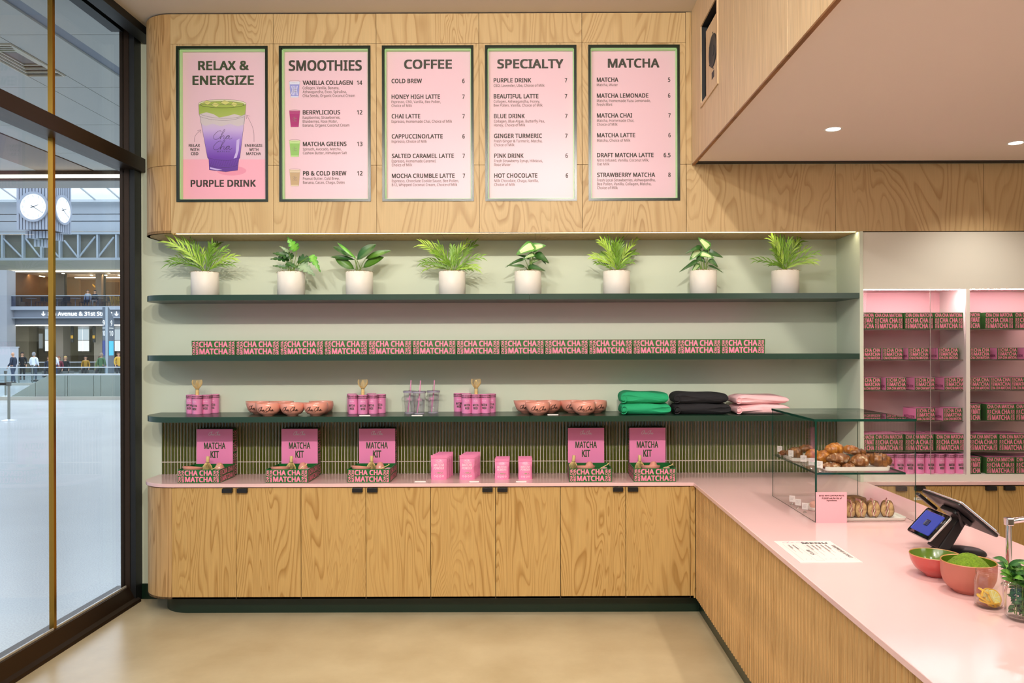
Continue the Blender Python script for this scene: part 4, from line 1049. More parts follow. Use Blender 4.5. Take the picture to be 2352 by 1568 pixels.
# ================================================================ potted plants
POTM = M('stoneware_white', 'E6E0D8', .45, var=.05, vscale=5)
MOSS = M('dry_moss', '8F7345', .9)
def leafmesh(m, p0, p1, W, nrm, prof='ellipse', droop=.12, fold=.12, seg=9, mi=0, mi2=None, notch=0):
    """leaf blade from p0 to p1 with max half-width W/2, facing nrm"""
    p0, p1 = Vector(p0), Vector(p1); d = p1-p0; L = d.length; d.normalize(); s = d.cross(nrm).normalized(); n = s.cross(d).normalized()
    cols = [-1, -.62, -.25, 0, .25, .62, 1]; rows = []
    for j in range(seg+1):
        t = j/seg
        if prof == 'ellipse': w = sin(pi*min(1, t*.98+.01))**.75
        elif prof == 'heart': w = (min(1, (t+.03)/.22))**.6*(1-t)**.75*1.25
        else: w = sin(pi*t)**.6*(1-.3*t)
        c = p0+d*L*t-n*(L*droop*(t*t))+n*(L*.06*sin(pi*t))
        row = []
        for q in cols:
            ww = w*W/2*q
            if notch and abs(q) > .6 and j % 4 == 3: ww *= .52
            if notch: ww *= 1.2
            row.append(c+s*ww+n*(abs(q)*w*W*fold))
        rows.append(row)
    o = len(m.v); nc = len(cols); m.v += [tuple(v) for r in rows for v in r]
    for i in range(seg):
        for k in range(nc-1):
            m.f.append((o+i*nc+k, o+i*nc+k+1, o+(i+1)*nc+k+1, o+(i+1)*nc+k)); m.m.append(mi2 if (mi2 is not None and k in (1, 2, 3, 4) and 0 < i < seg-2) else mi)
    return m
PALM = M('palm_green', '6E9A2C', .45, var=.25, vscale=14); PALM2 = M('palm_light', 'A4C94E', .45, var=.15, vscale=14)
def frond(base, tip, seed, light):
    r = random.Random(seed); b = Vector(base); t = Vector(tip); m = MB()
    d = t-b; L = d.length
    ctrl = b+d*.45+Vector((0, 0, L*.22)); n = 12
    sp = [b*(1-u)**2+ctrl*2*u*(1-u)+t*u*u for u in [k/n for k in range(n+1)]]
    m.tube([tuple(p) for p in sp], [.0022*(1-.7*k/n) for k in range(n+1)], 4)
    vw = Vector((0, -1, .25)).normalized()
    for k in range(2, n+1):
        if k % 2 and k < n and seed % 2: continue
        dirn = (sp[k]-sp[k-1]).normalized(); side = dirn.cross(vw).normalized()
        for sg in (-1, 1):
            ln = L*(.42 if k < n-2 else .30)*r.uniform(.8, 1.15)
            q = (dirn*r.uniform(.85, 1.1)+side*sg*r.uniform(.25, .5)+Vector((0, r.uniform(-.35, .35), 0))).normalized()
            a = sp[k]; w = .0072
            mid = a+q*ln*.5+Vector((0, 0, .004)); e = a+q*ln+Vector((0, 0, -ln*.10)); s2 = q.cross(vw).normalized()*w/2
            m.add([a-s2*.5, a+s2*.5, mid-s2*1.2+vw*.001, mid+s2*1.2+vw*.001, e], [(0, 1, 3, 2), (2, 3, 4)])
    return m
pots = [(471, 626), (669, 625.5), (825.5, 625), (1038.5, 623), (1212.5, 622.5), (1416, 622), (1615, 620.5), (1803.5, 619.5)]
kind = ['palm', 'monstera', 'bird', 'palm', 'arrow', 'palm', 'arrow', 'palm']
z1 = lambda x, y: (320+x*.2551, 510+y*.2551)
z2 = lambda x, y: (900+x*.2551, 510+y*.2551)
z3 = lambda x, y: (1500+x*.2126, 510+y*.2126)
fr_t = {0: [z1(*p) for p in ((290, 185), (400, 178), (475, 195), (570, 258), (700, 205), (770, 250), (832, 322), (820, 380), (288, 368), (350, 320), (655, 210), (330, 235))],
        3: [z2(*p) for p in ((298, 208), (430, 220), (545, 235), (665, 190), (730, 215), (790, 320), (760, 418), (700, 425), (290, 360), (320, 412), (380, 280), (610, 250))],
        5: [z2(*p) for p in ((1893, 183), (1945, 155), (2060, 180), (2185, 160), (2175, 280), (2150, 360), (1815, 318), (1850, 370), (1900, 290), (2110, 250), (2010, 200))],
        7: [z3(*p) for p in ((1290, 190), (1365, 145), (1402, 178), (1550, 180), (1582, 205), (1738, 340), (1720, 430), (1130, 415), (1290, 460), (1620, 300), (1300, 300), (1470, 210))]}
lf_t = {1: [((1420, 252), (1328, 123), 82, 'l'), ((1345, 270), (1262, 213), 30, 'p'), ((1355, 312), (1198, 272), 60, 'd'), ((1350, 338), (1173, 325), 52, 'd'), ((1335, 412), (1198, 388), 38, 'd'), ((1318, 372), (1455, 418), 46, 'd'), ((1428, 345), (1592, 340), 92, 'd'), ((1548, 298), (1628, 445), 62, 'l'), ((1445, 385), (1580, 474), 92, 'p'), ((1385, 320), (1290, 262), 55, 'd')],
        2: [((1952, 328), (1782, 184), 30, 'l'), ((1935, 315), (1748, 214), 64, 'd'), ((1940, 340), (1722, 303), 40, 'd'), ((1932, 422), (1760, 312), 82, 'g'), ((1962, 338), (2118, 193), 92, 'd'), ((2036, 330), (2252, 248), 54, 'g'), ((2018, 408), (2188, 306), 90, 'g')],
        4: [((1285, 212), (1118, 282), 120, 'v'), ((1262, 240), (1384, 205), 92, 'v'), ((1240, 330), (1130, 290), 34, 'd'), ((1195, 330), (1018, 398), 34, 'd'), ((1285, 288), (1178, 332), 50, 'v'), ((1288, 285), (1418, 362), 84, 'd'), ((1250, 358), (1352, 328), 46, 'v'), ((1195, 402), (1040, 385), 34, 'd'), ((1228, 398), (1384, 432), 56, 'd'), ((1335, 290), (1385, 378), 44, 'd')],
        6: [((605, 285), (490, 162), 96, 'v'), ((525, 262), (352, 332), 54, 'd'), ((500, 285), (400, 408), 100, 'v'), ((538, 312), (762, 374), 84, 'd'), ((505, 342), (665, 382), 72, 'v'), ((482, 412), (286, 535), 50, 'd'), ((495, 448), (403, 578), 62, 'v'), ((605, 405), (706, 482), 66, 'd'), ((600, 468), (768, 542), 28, 'd'), ((478, 372), (570, 432), 76, 'd')]}
LM = {'d': (M('leaf_dark', '27501F', .35, var=.2, vscale=20), M('leaf_dark_mid', '2F5E28', .35)), 'l': (M('leaf_bright', '4F9A2E', .35, var=.2, vscale=20), M('leaf_bright_mid', '6FB040', .35)),
      'p': (M('leaf_pale_back', '7E9A78', .5), M('leaf_pale_mid', '93AC8C', .5)), 'g': (M('leaf_green', '41701F', .35, var=.2, vscale=20), M('leaf_green_mid', '5B8A30', .35)),
      'v': (M('leaf_variegated_edge', '4E8A3A', .4), M('leaf_variegated', 'C3D9A0', .4, var=.12, vscale=40))}
STEM = M('plant_stem', '6F8F3A', .5)
plbl = ['arching palm in white pot, leftmost of the shelf plants', 'dark split-leaf monstera in white pot, second shelf plant from left', 'broad upright leafed plant in white pot, third from left', 'arching palm in white pot, fourth shelf plant from left',
        'pale arrowhead plant in white pot, fifth shelf plant from left', 'upright narrow palm in white pot, third plant from right', 'variegated arrowhead plant in white pot, second shelf plant from right', 'palm in white pot at right end of top shelf']
P0 = None
for i, ((px, py), kd) in enumerate(zip(pots, kind)):
    Yp = 5.43; c = at(px, py, Yp); hz = c.z-SH[0]-.0
    nmk = {'palm': 'potted_palm', 'monstera': 'potted_monstera', 'bird': 'potted_plant', 'arrow': 'potted_arrowhead'}[kd]
    t = thing(nmk, plbl[i], 'potted plant', (c.x, Yp, SH[0]), 0, 'potted plants on the top shelf')
    if P0 is None:
        r = .0925; h = .166
        P0 = MB().lathe([(.001, 0), (r-.004, 0), (r, .004), (r, h-.003), (r-.003, h), (r-.008, h-.002), (r-.009, h-.03), (.001, h-.03)], 40, cap=False).build('pot', POTM, t, smooth=True, angle=50)
        mm = MB(); rr = random.Random(4)
        mm.lathe([(.001, h-.006), (.05, h-.008), (r-.010, h-.016)], 20, cap=False)
        for k in range(230):
            a = rr.uniform(0, 6.28); q = r*.93*sqrt(rr.random()); z = h-.008+rr.uniform(0, .014)*(1.3-q/r)
            aa = rr.uniform(0, 6.28); p = Vector((q*cos(a), q*sin(a), z)); l = rr.uniform(.012, .03)
            mm.tube([p, p+Vector((l*.5*cos(aa), l*.5*sin(aa), rr.uniform(.003, .01))), p+Vector((l*cos(aa+.9), l*sin(aa+.9), rr.uniform(-.004, .004)))], .0007, 3, cap=False)
        S0 = mm.build('moss', MOSS, t, kind='stuff')
    else:
        for s_ in (P0, S0):
            q = s_.copy(); COL.objects.link(q); q.parent = t; q.location = (0, 0, 0)
    base = Vector((0, 0, .162))
    if kd == 'palm':
        for k, (tx, ty) in enumerate(fr_t[i]):
            yy = (k % 5-2)*.045
            tp_ = at(tx, ty, Yp+yy); tp_.z = min(tp_.z, 2.54); tp_ -= Vector((c.x, Yp, SH[0]))
            frond(base+Vector((random.uniform(-.015, .015), random.uniform(-.015, .015), 0)), tp_*1.0, i*40+k, 0).build('frond', PALM2 if k % 3 == 0 else PALM, t)
    else:
        zf = z3 if i == 6 else (z2 if i == 4 else z1)
        for k, (a, b, w, ty_) in enumerate(lf_t[i]):
            yy = ((k*37) % 7-3)*.012
            pa = at(*zf(*a), Yp+yy)-Vector((c.x, Yp, SH[0])); pb = at(*zf(*b), Yp+yy-.03); pb.z = min(pb.z, 2.565); pb -= Vector((c.x, Yp, SH[0]))
            sc = (.2126 if i == 6 else .2551)*Yp/F
            m = MB(); st = base+Vector((random.uniform(-.02, .02), random.uniform(-.02, .02), 0))
            m.tube([st, st.lerp(pa, .55)+Vector((0, 0, .01)), pa], [.003, .0022, .0018], 5, mi=2)
            nr = Vector(((k % 3-1)*.35, -1, .35))
            leafmesh(m, pa, pb, w*sc, nr, 'heart' if kd in ('arrow', 'monstera') else 'ellipse', fold=.10, mi=0, mi2=1, notch=(kd == 'monstera'), seg=18 if kd == 'monstera' else 9)
            m.tube([pa, pa.lerp(pb, .5), pb], [.0016, .001, .0004], 4, mi=2)
            m.build('leaf', [LM[ty_][0], LM[ty_][1], STEM], t, smooth=True, angle=50)
# ================================================================ glass pastry case on the bar
EX0, EX1, EY0, EY1, EZ1 = 1.455, 1.975, 4.04, 4.76, 1.429
case = thing('pastry_case', 'frameless glass pastry case with green edged panes standing on pink bar', 'display case', ((EX0+EX1)/2, EY0, CT))
CG = glass('case_glass', 'FEFFFE', 1.0)
def pane(nm, x0, x1, y0, y1, z0, z1, thin):
    m = MB().box(x0, x1, y0, y1, z0, z1)
    # faces order: z0, z1, y0, y1, x0, x1 ; edge faces are those not on the thin axis
    ax = {'z': (0, 1), 'y': (2, 3), 'x': (4, 5)}[thin]
    m.m = [0 if i in ax else 1 for i in range(6)]
    wp(m, nm, [CG, GE], case)
g_t = .009
pane('front_pane', EX0+.0095, EX1, EY0, EY0+.003, CT+.001, EZ1-.013, 'y')
pane('left_pane', EX0, EX0+.004, EY0+.0035, EY1, CT+.001, EZ1-.013, 'x')
pane('right_pane', EX1-.003, EX1, EY0+.004, EY1, CT+.001, EZ1-.013, 'x')
pane('back_pane', EX0+g_t, EX1-.004, EY1-.003, EY1, CT+.001, EZ1-.013, 'y')
pane('top_pane', EX0-.004, EX1+.002, EY0-.002, EY1+.002, EZ1-.012, EZ1, 'z')
pane('glass_shelf', EX0+g_t+.001, 1.925, EY0+.005, EY1-.01, 1.142, 1.152, 'z')
wp(MB().box(EX0, EX0+.009, EY0-.001, EY0+.003, CT+.001, EZ1-.013), 'corner_edge', GE, case)
MS = 1.1525
TRAYM = M('tray_white', 'EDE8DE', .25)
def rrect(w, d, r, n=5):
    o = []
    for cx, cy, a0 in ((w/2-r, d/2-r, 0), (-w/2+r, d/2-r, pi/2), (-w/2+r, -d/2+r, pi), (w/2-r, -d/2+r, 3*pi/2)):
        for k in range(n+1): o.append((cx+r*cos(a0+pi/2*k/n), cy+r*sin(a0+pi/2*k/n)))
    return o
def tray(w, d, h, label, loc, rz=0, r=.03):
    m = MB(); rings = []
    for s, z in ((-.012, 0), (-.004, .004), (0, h), (-.004, h), (-.010, .007)):
        rings.append([(x, y, z) for x, y in rrect(w+2*s, d+2*s, r+s)])
    m.grid(rings, closed=True); n = len(rings[0]); m.f += [tuple(range(n))[::-1], tuple(range(4*n, 5*n))]; m.m += [0, 0]
    o = m.build('serving_tray', TRAYM, smooth=True, angle=50, loc=loc, rot=(0, 0, rz)); return tag(o, label, 'tray', 'white serving trays in the case')
tray(.345, .26, .024, 'white rectangular tray under the pile of croissants', (1.695, 4.20, MS+.0005))
tray(.27, .20, .022, 'white tray with round pastries at rear of upper shelf', (1.60, 4.52, MS+.0005))
tray(.40, .15, .018, 'long white tray under the sandwich halves', (1.745, 4.135, CT+.0005))
tray(.16, .14, .020, 'small white plate under pink iced pastry, lower level', (1.60, 4.38, CT+.0005))
def pastry_mat(name, c1, c2, c3, rough=.35):
    m = bpy.data.materials.new(name); m.use_nodes = True; nt = m.node_tree; N = nt.nodes.new; L = nt.links.new; b = nt.nodes['Principled BSDF']
    tc = N('ShaderNodeTexCoord'); n = N('ShaderNodeTexNoise'); n.inputs['Scale'].default_value = 38; n.inputs['Detail'].default_value = 6; L(tc.outputs['Object'], n.inputs[0])
    rp = N('ShaderNodeValToRGB'); e = rp.color_ramp.elements; e[0].position = .35; e[0].color = lin(c1); e[1].position = .55; e[1].color = lin(c2); q = e.new(.7); q.color = lin(c3)
    L(n.outputs['Fac'], rp.inputs[0]); L(rp.outputs[0], b.inputs['Base Color']); b.inputs['Roughness'].default_value = rough
    bp = N('ShaderNodeBump'); bp.inputs['Strength'].default_value = .4; bp.inputs['Distance'].default_value = .003; L(n.outputs['Fac'], bp.inputs['Height']); L(bp.outputs[0], b.inputs['Normal'])
    return m
CR1 = pastry_mat('croissant_gold', '7A3E10', 'A8661F', 'CC8C3A'); CR2 = pastry_mat('croissant_sugared', '5E3010', '8A5424', 'D8C4A6', .5); CR3 = pastry_mat('croissant_dark', '4E280F', '7A481C', 'A87038')
BRD = pastry_mat('ciabatta_crust', '5E3C1C', '80582E', '9E7444', .6); CRUMB = pastry_mat('ciabatta_crumb', '8E6A3C', 'BF9A66', 'D4B584', .8)
def croissant(loc, L, W, Hh, mat, label, rz=0, tilt=0, curve=.25, turns=6, seed=0):
    r = random.Random(seed); nu, nv = 48, 20; rows = []
    for i in range(nu+1):
        u = i/nu; s = sin(pi*u); rad = (s**.55)*(1+.0*u)
        saw = ((u*turns+.25) % 1.0); mid = abs(u-.5)*2
        stp = 1-.17*saw*(1 if u < .5 else 1) if u < .5 else 1-.17*(1-saw)
        row = []
        for k in range(nv):
            a = 2*pi*k/nv
            su = ((u*turns+.12*cos(a)*2+.25) % 1.0); stp = 1-.15*(su if u < .5 else 1-su)
            ww = W/2*rad*stp; hh = Hh/2*rad*stp
            x = (u-.5)*L; y = ww*cos(a)+curve*L*((u-.5)**2*4)*.5-curve*L*.2; z = hh*sin(a)
            z = max(z, -Hh*.36)
            row.append((x, y, z+Hh*.36+.002*sin(a*5+u*20)))
        rows.append(row)
    m = MB().grid(rows, closed=True)
    m.f.append(tuple(range(nv))[::-1]); m.m.append(0)
    o = m.build('croissant', mat, smooth=True, angle=70, loc=loc, rot=(tilt, 0, rz)); return tag(o, label, 'pastry', 'pastries piled in the glass case')
def cp(px, py, Y): return at(px, py, Y)
cl = [(1917, 1044, 4.22, .112, .085, .078, CR1, 'big golden croissant on top of the pile', .3, .0), (1953, 1041, 4.27, .09, .06, .055, CR1, 'golden croissant behind the top right of pile', -.5, 0),
      (1973, 1045, 4.17, .105, .045, .042, CR3, 'long thin brown pastry lying across the pile', .35, .0), (1926, 1062, 4.14, .125, .075, .062, CR2, 'sugar dusted croissant left of the centre front', -.15, 0),
      (1976, 1071, 4.115, .105, .085, .080, CR2, 'heavily sugared croissant in the centre front', .25, 0), (2020, 1070, 4.15, .125, .09, .085, CR3, 'large dark croissant at right end of tray', -.55, 0),
      (1908, 1076, 4.11, .115, .06, .04, CR2, 'flat sugared croissant at front left of tray', .08, 0), (1950, 1076, 4.10, .07, .045, .035, CR2, 'small sugared croissant at front of tray', .0, 0),
      (1890, 1064, 4.21, .10, .08, .085, CR1, 'layered golden croissant at left rear of tray', .9, 0), (1998, 1062, 4.23, .10, .07, .06, CR3, 'dark croissant half hidden behind the front ones', .2, 0), (1935, 1075, 4.20, .10, .075, .06, CR1, 'golden croissant buried in the middle of the pile', .5, 0), (1905, 1052, 4.25, .1, .07, .06, CR3, 'brown croissant under the topmost one', -.3, 0)]
for k, (px, py, Y, L, W, Hh, mt, lb, rz, tl_) in enumerate(cl):
    p = cp(px, py, Y); croissant((p.x, Y, max(p.z, MS+.009)), L, W, Hh, mt, lb, rz, tl_, seed=k)
for k, (px, py, Y, L, W, Hh, mt, lb) in enumerate(((1826, 1052, 4.53, .10, .08, .075, CR3, 'dark round pastry at rear left of upper shelf'), (1851, 1037, 4.55, .095, .08, .05, CR3, 'reddish pastry on top at rear of upper shelf'), (1866, 1058, 4.47, .11, .08, .07, CR1, 'golden pastry beside the croissant tray at rear'), (1800, 1044, 4.58, .07, .06, .03, CR3, 'small flat dark pastry at far rear left'))):
    p = cp(px, py, Y); croissant((p.x, Y, max(p.z, MS+.009)), L, W, Hh, mt, lb, .4*k, 0, seed=50+k, turns=5)
def round_bread(loc, r, h, mat, label, name='round_pastry'):
    m = MB().lathe([(.001, 0), (r*.9, .0), (r, h*.3), (r*.93, h*.7), (r*.6, h*.97), (.001, h)], 26, cap=False)
    rr = random.Random(3); m.v = [(x*(1+.04*sin(5*atan2(y, x))), y*(1+.05*sin(3*atan2(y, x)+1)), z+.002*sin(x*150+y*90)) for x, y, z in m.v]
    o = m.build(name, mat, smooth=True, loc=loc); return tag(o, label, 'pastry', 'pastries piled in the glass case')
round_bread((1.60, 4.38, CT+.0085), .052, .035, M('pink_icing', 'E0A08A', .4, var=.1, vscale=40), 'round pastry with salmon icing on small lower plate')
def sandwich(loc, rz, tilt, label, seed):
    t = thing('sandwich_half', label, 'sandwich', loc, rz, 'sandwich halves on the long tray'); t.rotation_euler = (tilt, 0, rz)
    w, h, d = .058, .088, .020; rd = random.Random(seed)
    for s in (-1, 1):
        out = []
        for k in range(20):
            a = 2*pi*k/20; out.append((s*.013+w*.36*cos(a)*(1+.07*sin(3*a+seed)), h/2+h/2*sin(a)*(1+.04*sin(4*a+seed))))
        m = MB(); n = len(out); rws = []
        for yy, sc in ((.0015, .84), (-.0, .90), (.004, 1.0), (.030, .97), (.046, .75), (.052, .35)):
            rws.append([((x-s*.013)*sc+s*.013, yy, (z-h/2)*sc+h/2) for x, z in out])
        m.grid(rws, closed=True); m.f += [tuple(range(n)), tuple(range(5*n, 6*n))[::-1]]; m.m += [1, 0]
        m.build('bread', [BRD, CRUMB], t, smooth=True, angle=50)
    for k, (c, x) in enumerate((('C98A84', -.004), ('E8D9B8', .002), ('B87470', .0065))):
        f = MB(); rows = []
        for j in range(9):
            z = h*.08+h*(1.02-.1*k)*j/8; dx = .004*sin(j*1.3+k+seed)
            rows.append([(x+dx-.0018, -.0015, z), (x+dx+.0018, -.0015, z), (x+dx+.0018, .04, z), (x+dx-.0018, .04, z)])
        f.grid(rows, closed=True).build('filling', M('filling_%d' % k, c, .5), t)
for k, (px, tl_, rz, lb) in enumerate(((1953, .05, .3, 'sandwich half partly hidden behind the pink sign'), (1977, .0, .12, 'second sandwich half from left showing seeded crumb and ham'), (2006, .0, -.1, 'third sandwich half from left on long white tray'), (2037, .0, -.35, 'rightmost sandwich half leaning at end of long tray'))):
    Y = 4.105+.004*k; p = onz(px, 1188, CT); sandwich(((px-PX)*Y/F, Y, CT+.0085), rz, tl_, lb, k)
s0 = thing('sandwich_half', 'flat sandwich lying on top behind the upright sandwich halves', 'sandwich', ((1959-PX)*4.26/F, 4.25, CT+.0005), 0, 'sandwich halves on the long tray')
off(MB().lathe([(.001, .02), (.05, .018), (.062, .03), (.055, .05), (.001, .052)], 22, cap=False), 0, 0, 0).build('bread', BRD, s0, smooth=True, angle=60)
off(MB().lathe([(.001, .054), (.058, .052), (.066, .062), (.060, .088), (.03, .098), (.001, .1)], 22, cap=False), 0, 0, 0).build('bread', BRD, s0, smooth=True, angle=60)
off(MB().lathe([(.001, -.0), (.045, .0), (.05, .016), (.001, .02)], 22, cap=False), 0, 0, 0).build('bread', BRD, s0, smooth=True, angle=60)
# little name cards in chrome holders
def card(loc, label, rz):
    t = thing('name_card', label, 'card', loc, rz, 'pastry name cards in the case')
    MB().lathe([(.001, 0), (.009, 0), (.010, .004), (.006, .010), (.0015, .013), (.0015, .020)], 16, cap=False).build('holder', CHROME, t, smooth=True)
    MB().tube([(-.004, 0, .018), (0, 0, .026), (.004, 0, .018)], .0008, 5).build('clip', CHROME, t)
    MB().box(-.016, .016, -.0006, .0006, .020, .056).build('card', M('card_white', 'F2E6E2', .5), t)
    it = [fit('CROISSANT', -.012, .012, .044, .048, .0)]+[fit('BUTTER', -.008, .008, .034, .037, .0)]
    l = MB(); 
    for j, (a, b) in enumerate(((-.011, .011), (-.009, .008), (-.011, .004))): l.box(a, b, -.0009, -.0006, .046-.007*j, .0475-.007*j)
    l.build('print', M('card_print', '9A8E88'), t); return t
C1 = None
for k, (px, Y) in enumerate(((1774.6, 4.70), (1805.5, 4.50), (1842, 4.29), (1866, 4.17), (1880.4, 4.085))):
    card((1.482 if k < 4 else 1.484+.005*k-.012, Y if k < 4 else 4.075, MS), '%s name card from the rear on the upper glass shelf' % ORD[k], -.85 if k != 2 else -.4)
for k, (px, Y) in enumerate(((1807, 4.48), (1822, 4.38), (1839, 4.27))):
    card((1.482, Y, CT+.0003), '%s name card from the rear on the lower level' % ORD[k], -.6)
# pink allergy sign in front of the glass
sg = thing('allergy_sign', 'square pink sign about nuts propped against front glass of pastry case', 'sign', ((1908.5-PX)*4.03/F, 4.03, CT))
sw = .159
MB().box(-sw/2, sw/2, 0, .003, 0, .158).build('board', M('sign_pink', 'F2A9B0', .4), sg)
it = [fit('BITES MAY CONTAIN NUTS.', -sw*.40, sw*.42, .137, .145, .03, sheared=.2), fit('PLEASE ask for list of', -sw*.31, sw*.34, .1225, .132, .03, sheared=.2), fit('ingredients.', -sw*.16, sw*.19, .110, .120, .03, sheared=.2)]
link('lettering', letter_mesh(it, -.0006, INK), sg)
# menu sheet lying on the bar
mp0 = (1.120, 3.284); mw, ml = .262, .364
ms = thing('menu_sheet', 'white printed menu sheet lying flat on pink bar in front of case', 'menu', (mp0[0], mp0[1], CT+.0003))
MB().box(0, mw, 0, ml, 0, .0022).build('paper', M('paper_cream', 'EDDFD9', .35), ms)
fm = lambda p: (p[0]*mw, p[1]*ml, .0025)
link('lettering', letter_mesh([fit('MENU', .44, .89, .855, .915, .04)], 0, M('sheet_black', '14100E'), mapf=fm), ms)
s = MB()
for st in script_strokes(.12, .58, .90, .965):
    q = MB().ribbon([(x*mw, z*ml) for x, z in st], .0016); s.add([(v[0], v[2], .0026) for v in q.v], q.f)
s.build('script_logo', M('logo_rose', 'EE9FB6'), ms)
sh_t = [fit('SANDWICHES & TOAST', .90, .955, .19, .78, .02, rot=-1), fit('BITES', .355, .41, .33, .56, .02, rot=-1)]
for k, (u, v1, v0) in enumerate(((.80, .80, .60), (.72, .80, .48), (.64, .80, .62), (.56, .80, .56), (.48, .80, .56), (.24, .80, .58), (.16, .80, .62))):
    sh_t.append(fit(['EGG SANDWICH', 'AVOCADO TOAST CLASSIC', 'HAM & CHEESE', 'TURKEY BACON', 'TOMATO TOAST', 'DATE BITES', 'OAT BITES'][k], u, u+.022, v0, v1, .02, rot=-1))
link('small_lettering', letter_mesh(sh_t, 0, M('sheet_grey', '4A423E'), mapf=fm), ms)
l = MB()
for u, v1, v0 in ((.785, .78, .42), (.705, .78, .30), (.625, .78, .44), (.545, .78, .30), (.465, .78, .36), (.225, .78, .40), (.145, .78, .46), (.875, .70, .45)):
    l.add([fm(p) for p in ((u, v0), (u+.008, v0), (u+.008, v1), (u, v1))], [(0, 1, 2, 3)])
for u0, v0, u1, v1 in ((.09, .08, .094, .84), (.30, .08, .304, .84), (.43, .08, .434, .84), (.30, .08, .43, .083), (.97, .08, .974, .84)):
    l.add([fm(p) for p in ((u0, v0), (u1, v0), (u1, v1), (u0, v1))], [(0, 1, 2, 3)])
for u in (.16, .24, .48, .56, .64, .72, .80): l.add([fm(p) for p in ((u, .14), (u+.016, .14), (u+.016, .155), (u, .155))], [(0, 1, 2, 3)])
l.build('fine_print', M('sheet_line', 'B9A49C'), ms)

# ================================================================ point-of-sale terminal
pos = thing('sales_terminal', 'black sales terminal with tilted staff tablet and small blue customer screen', 'terminal', (1.83, 3.41, CT))
def pw(mb, n, m, **k): return wp(mb, n, m, pos, **k)
m = MB(); rows = []
for j in range(9):
    t = j/8; z = .034*sin(pi/2*t); s = cos(pi/2*t)**.8 if t < 1 else .001
    rows.append([(1.835+(.015*(1-s))+.135*s*cos(a), 3.41+.075*s*sin(a), CT+.002+z) for a in [2*pi*k/32 for k in range(32)]])
m.grid(rows, closed=True); m.f.append(tuple(range(32))[::-1]); m.m.append(0)
pw(m, 'base', BLK, smooth=True, angle=60)
# neck: a swept blade between base and tablet
rows = []
for t in [k/8 for k in range(9)]:
    x = 1.765+.115*t; z = CT+.02+.16*t; w = .05-.018*t; th = .022-.006*t
    rows.append([(x-th, 3.425-w, z+th*.6), (x+th, 3.425-w, z-th*.6), (x+th, 3.425+w, z-th*.6), (x-th, 3.425+w, z+th*.6)])
m = MB().grid(rows, closed=True); m.f += [(3, 2, 1, 0), (32, 33, 34, 35)]; m.m += [0, 0]
pw(m, 'neck', BLK, bevel=.006)
def slab(c0, u, v, w, h, th, r):
    """rounded slab: centre c0, in-plane unit axes u,v"""
    u = Vector(u).normalized(); v = Vector(v).normalized(); n = u.cross(v).normalized(); rings = []
    for s, z in ((-.004, -th/2), (0, -th/2+.003), (0, th/2-.003), (-.003, th/2)):
        rings.append([tuple(Vector(c0)+u*x+v*y+n*z) for x, y in rrect(w+2*s, h+2*s, r+s)])
    m = MB().grid(rings, closed=True); k = len(rings[0]); m.f += [tuple(range(k))[::-1], tuple(range(3*k, 4*k))]; m.m += [0, 0]; return m, n
# staff tablet: top edge along Y at (1.773, z1.156), falls to (1.943, 1.015)
u = Vector((0, 1, 0)); v = Vector((1.943-1.773, 0, 1.015-1.156)).normalized()
c0 = Vector((1.858, 3.41, 1.0855))
m, n = slab(c0, u, v, .315, .221, .007, .014); pw(m, 'tablet', M('tablet_silver', 'C9C6C4', .3, .8), smooth=True, angle=40)
m, n = slab(c0-n*.009 if n.x > 0 else c0+n*.009, u, v, .305, .211, .010, .014); dn = Vector((-v.z, 0, v.x)); 
back_n = Vector((v.z, 0, -v.x)); back_n = back_n if back_n.z < 0 else -back_n
m, _ = slab(c0+back_n*.0095, u, v, .312, .218, .012, .014); pw(m, 'tablet_case', BLK, smooth=True, angle=40)
m, _ = slab(c0-back_n*.0065, u, v, .285, .19, .002, .008); pw(m, 'tablet_screen', M('screen_white', 'C9D2DE', .2, emit=.6))
m, _ = slab(c0+back_n*.026, u, v, .13, .10, .02, .02); pw(m, 'mount', BLK, smooth=True, angle=40)
m, _ = slab(Vector((1.795, 3.55, 1.115))+back_n*.018, (0, 1, 0), v, .03, .11, .014, .006); pw(m, 'card_reader', BLK, smooth=True, angle=40)
pw(MB().tube([(1.84, 3.36, 1.03), (1.825, 3.35, 1.075), (1.812, 3.345, 1.10)], .007, 8), 'cable_plug', BLK, smooth=True)
pw(MB().tube([(1.812, 3.345, 1.10), (1.805, 3.35, 1.12), (1.80, 3.36, 1.125)], .0022, 6), 'cable', BLK, smooth=True)
# customer display
v2 = Vector((1.774-1.679, 0, 1.08-.978)).normalized(); c2 = Vector((1.7265, 3.425, 1.029))
nn = Vector((-v2.z, 0, v2.x))
m, _ = slab(c2-nn*.008, u, v2, .195, .142, .012, .012); pw(m, 'customer_display', M('display_silver', 'D2CEC9', .3, .6), smooth=True, angle=40)
m, _ = slab(c2, u, v2, .192, .139, .004, .011); pw(m, 'display_bezel', M('gloss_black', '0A0A0C', .08), smooth=True, angle=40)
m, _ = slab(c2+nn*.0035, u, v2, .155, .108, .0012, .006); pw(m, 'display_screen', M('screen_blue', '323E94', .15, emit=.28))
m, _ = slab(c2+nn*.0045, u, v2, .034, .030, .0008, .0055); pw(m, 'screen_icon', M('icon_dark', '23263C', .3))
ic = MB()
for k in (-1, 0, 1):
    for q in (-.008, .008):
        c_ = c2+nn*.0052+Vector(v2)*(.008*k); a = c_+Vector((0, q-.005, 0)); b = c_+Vector((0, q+.005, 0))
        ic.add([a-v2*.001, b-v2*.001, b+v2*.001, a+v2*.001], [(0, 1, 2, 3)])
pw(ic, 'icon_lines', M('icon_line', '59609A'))

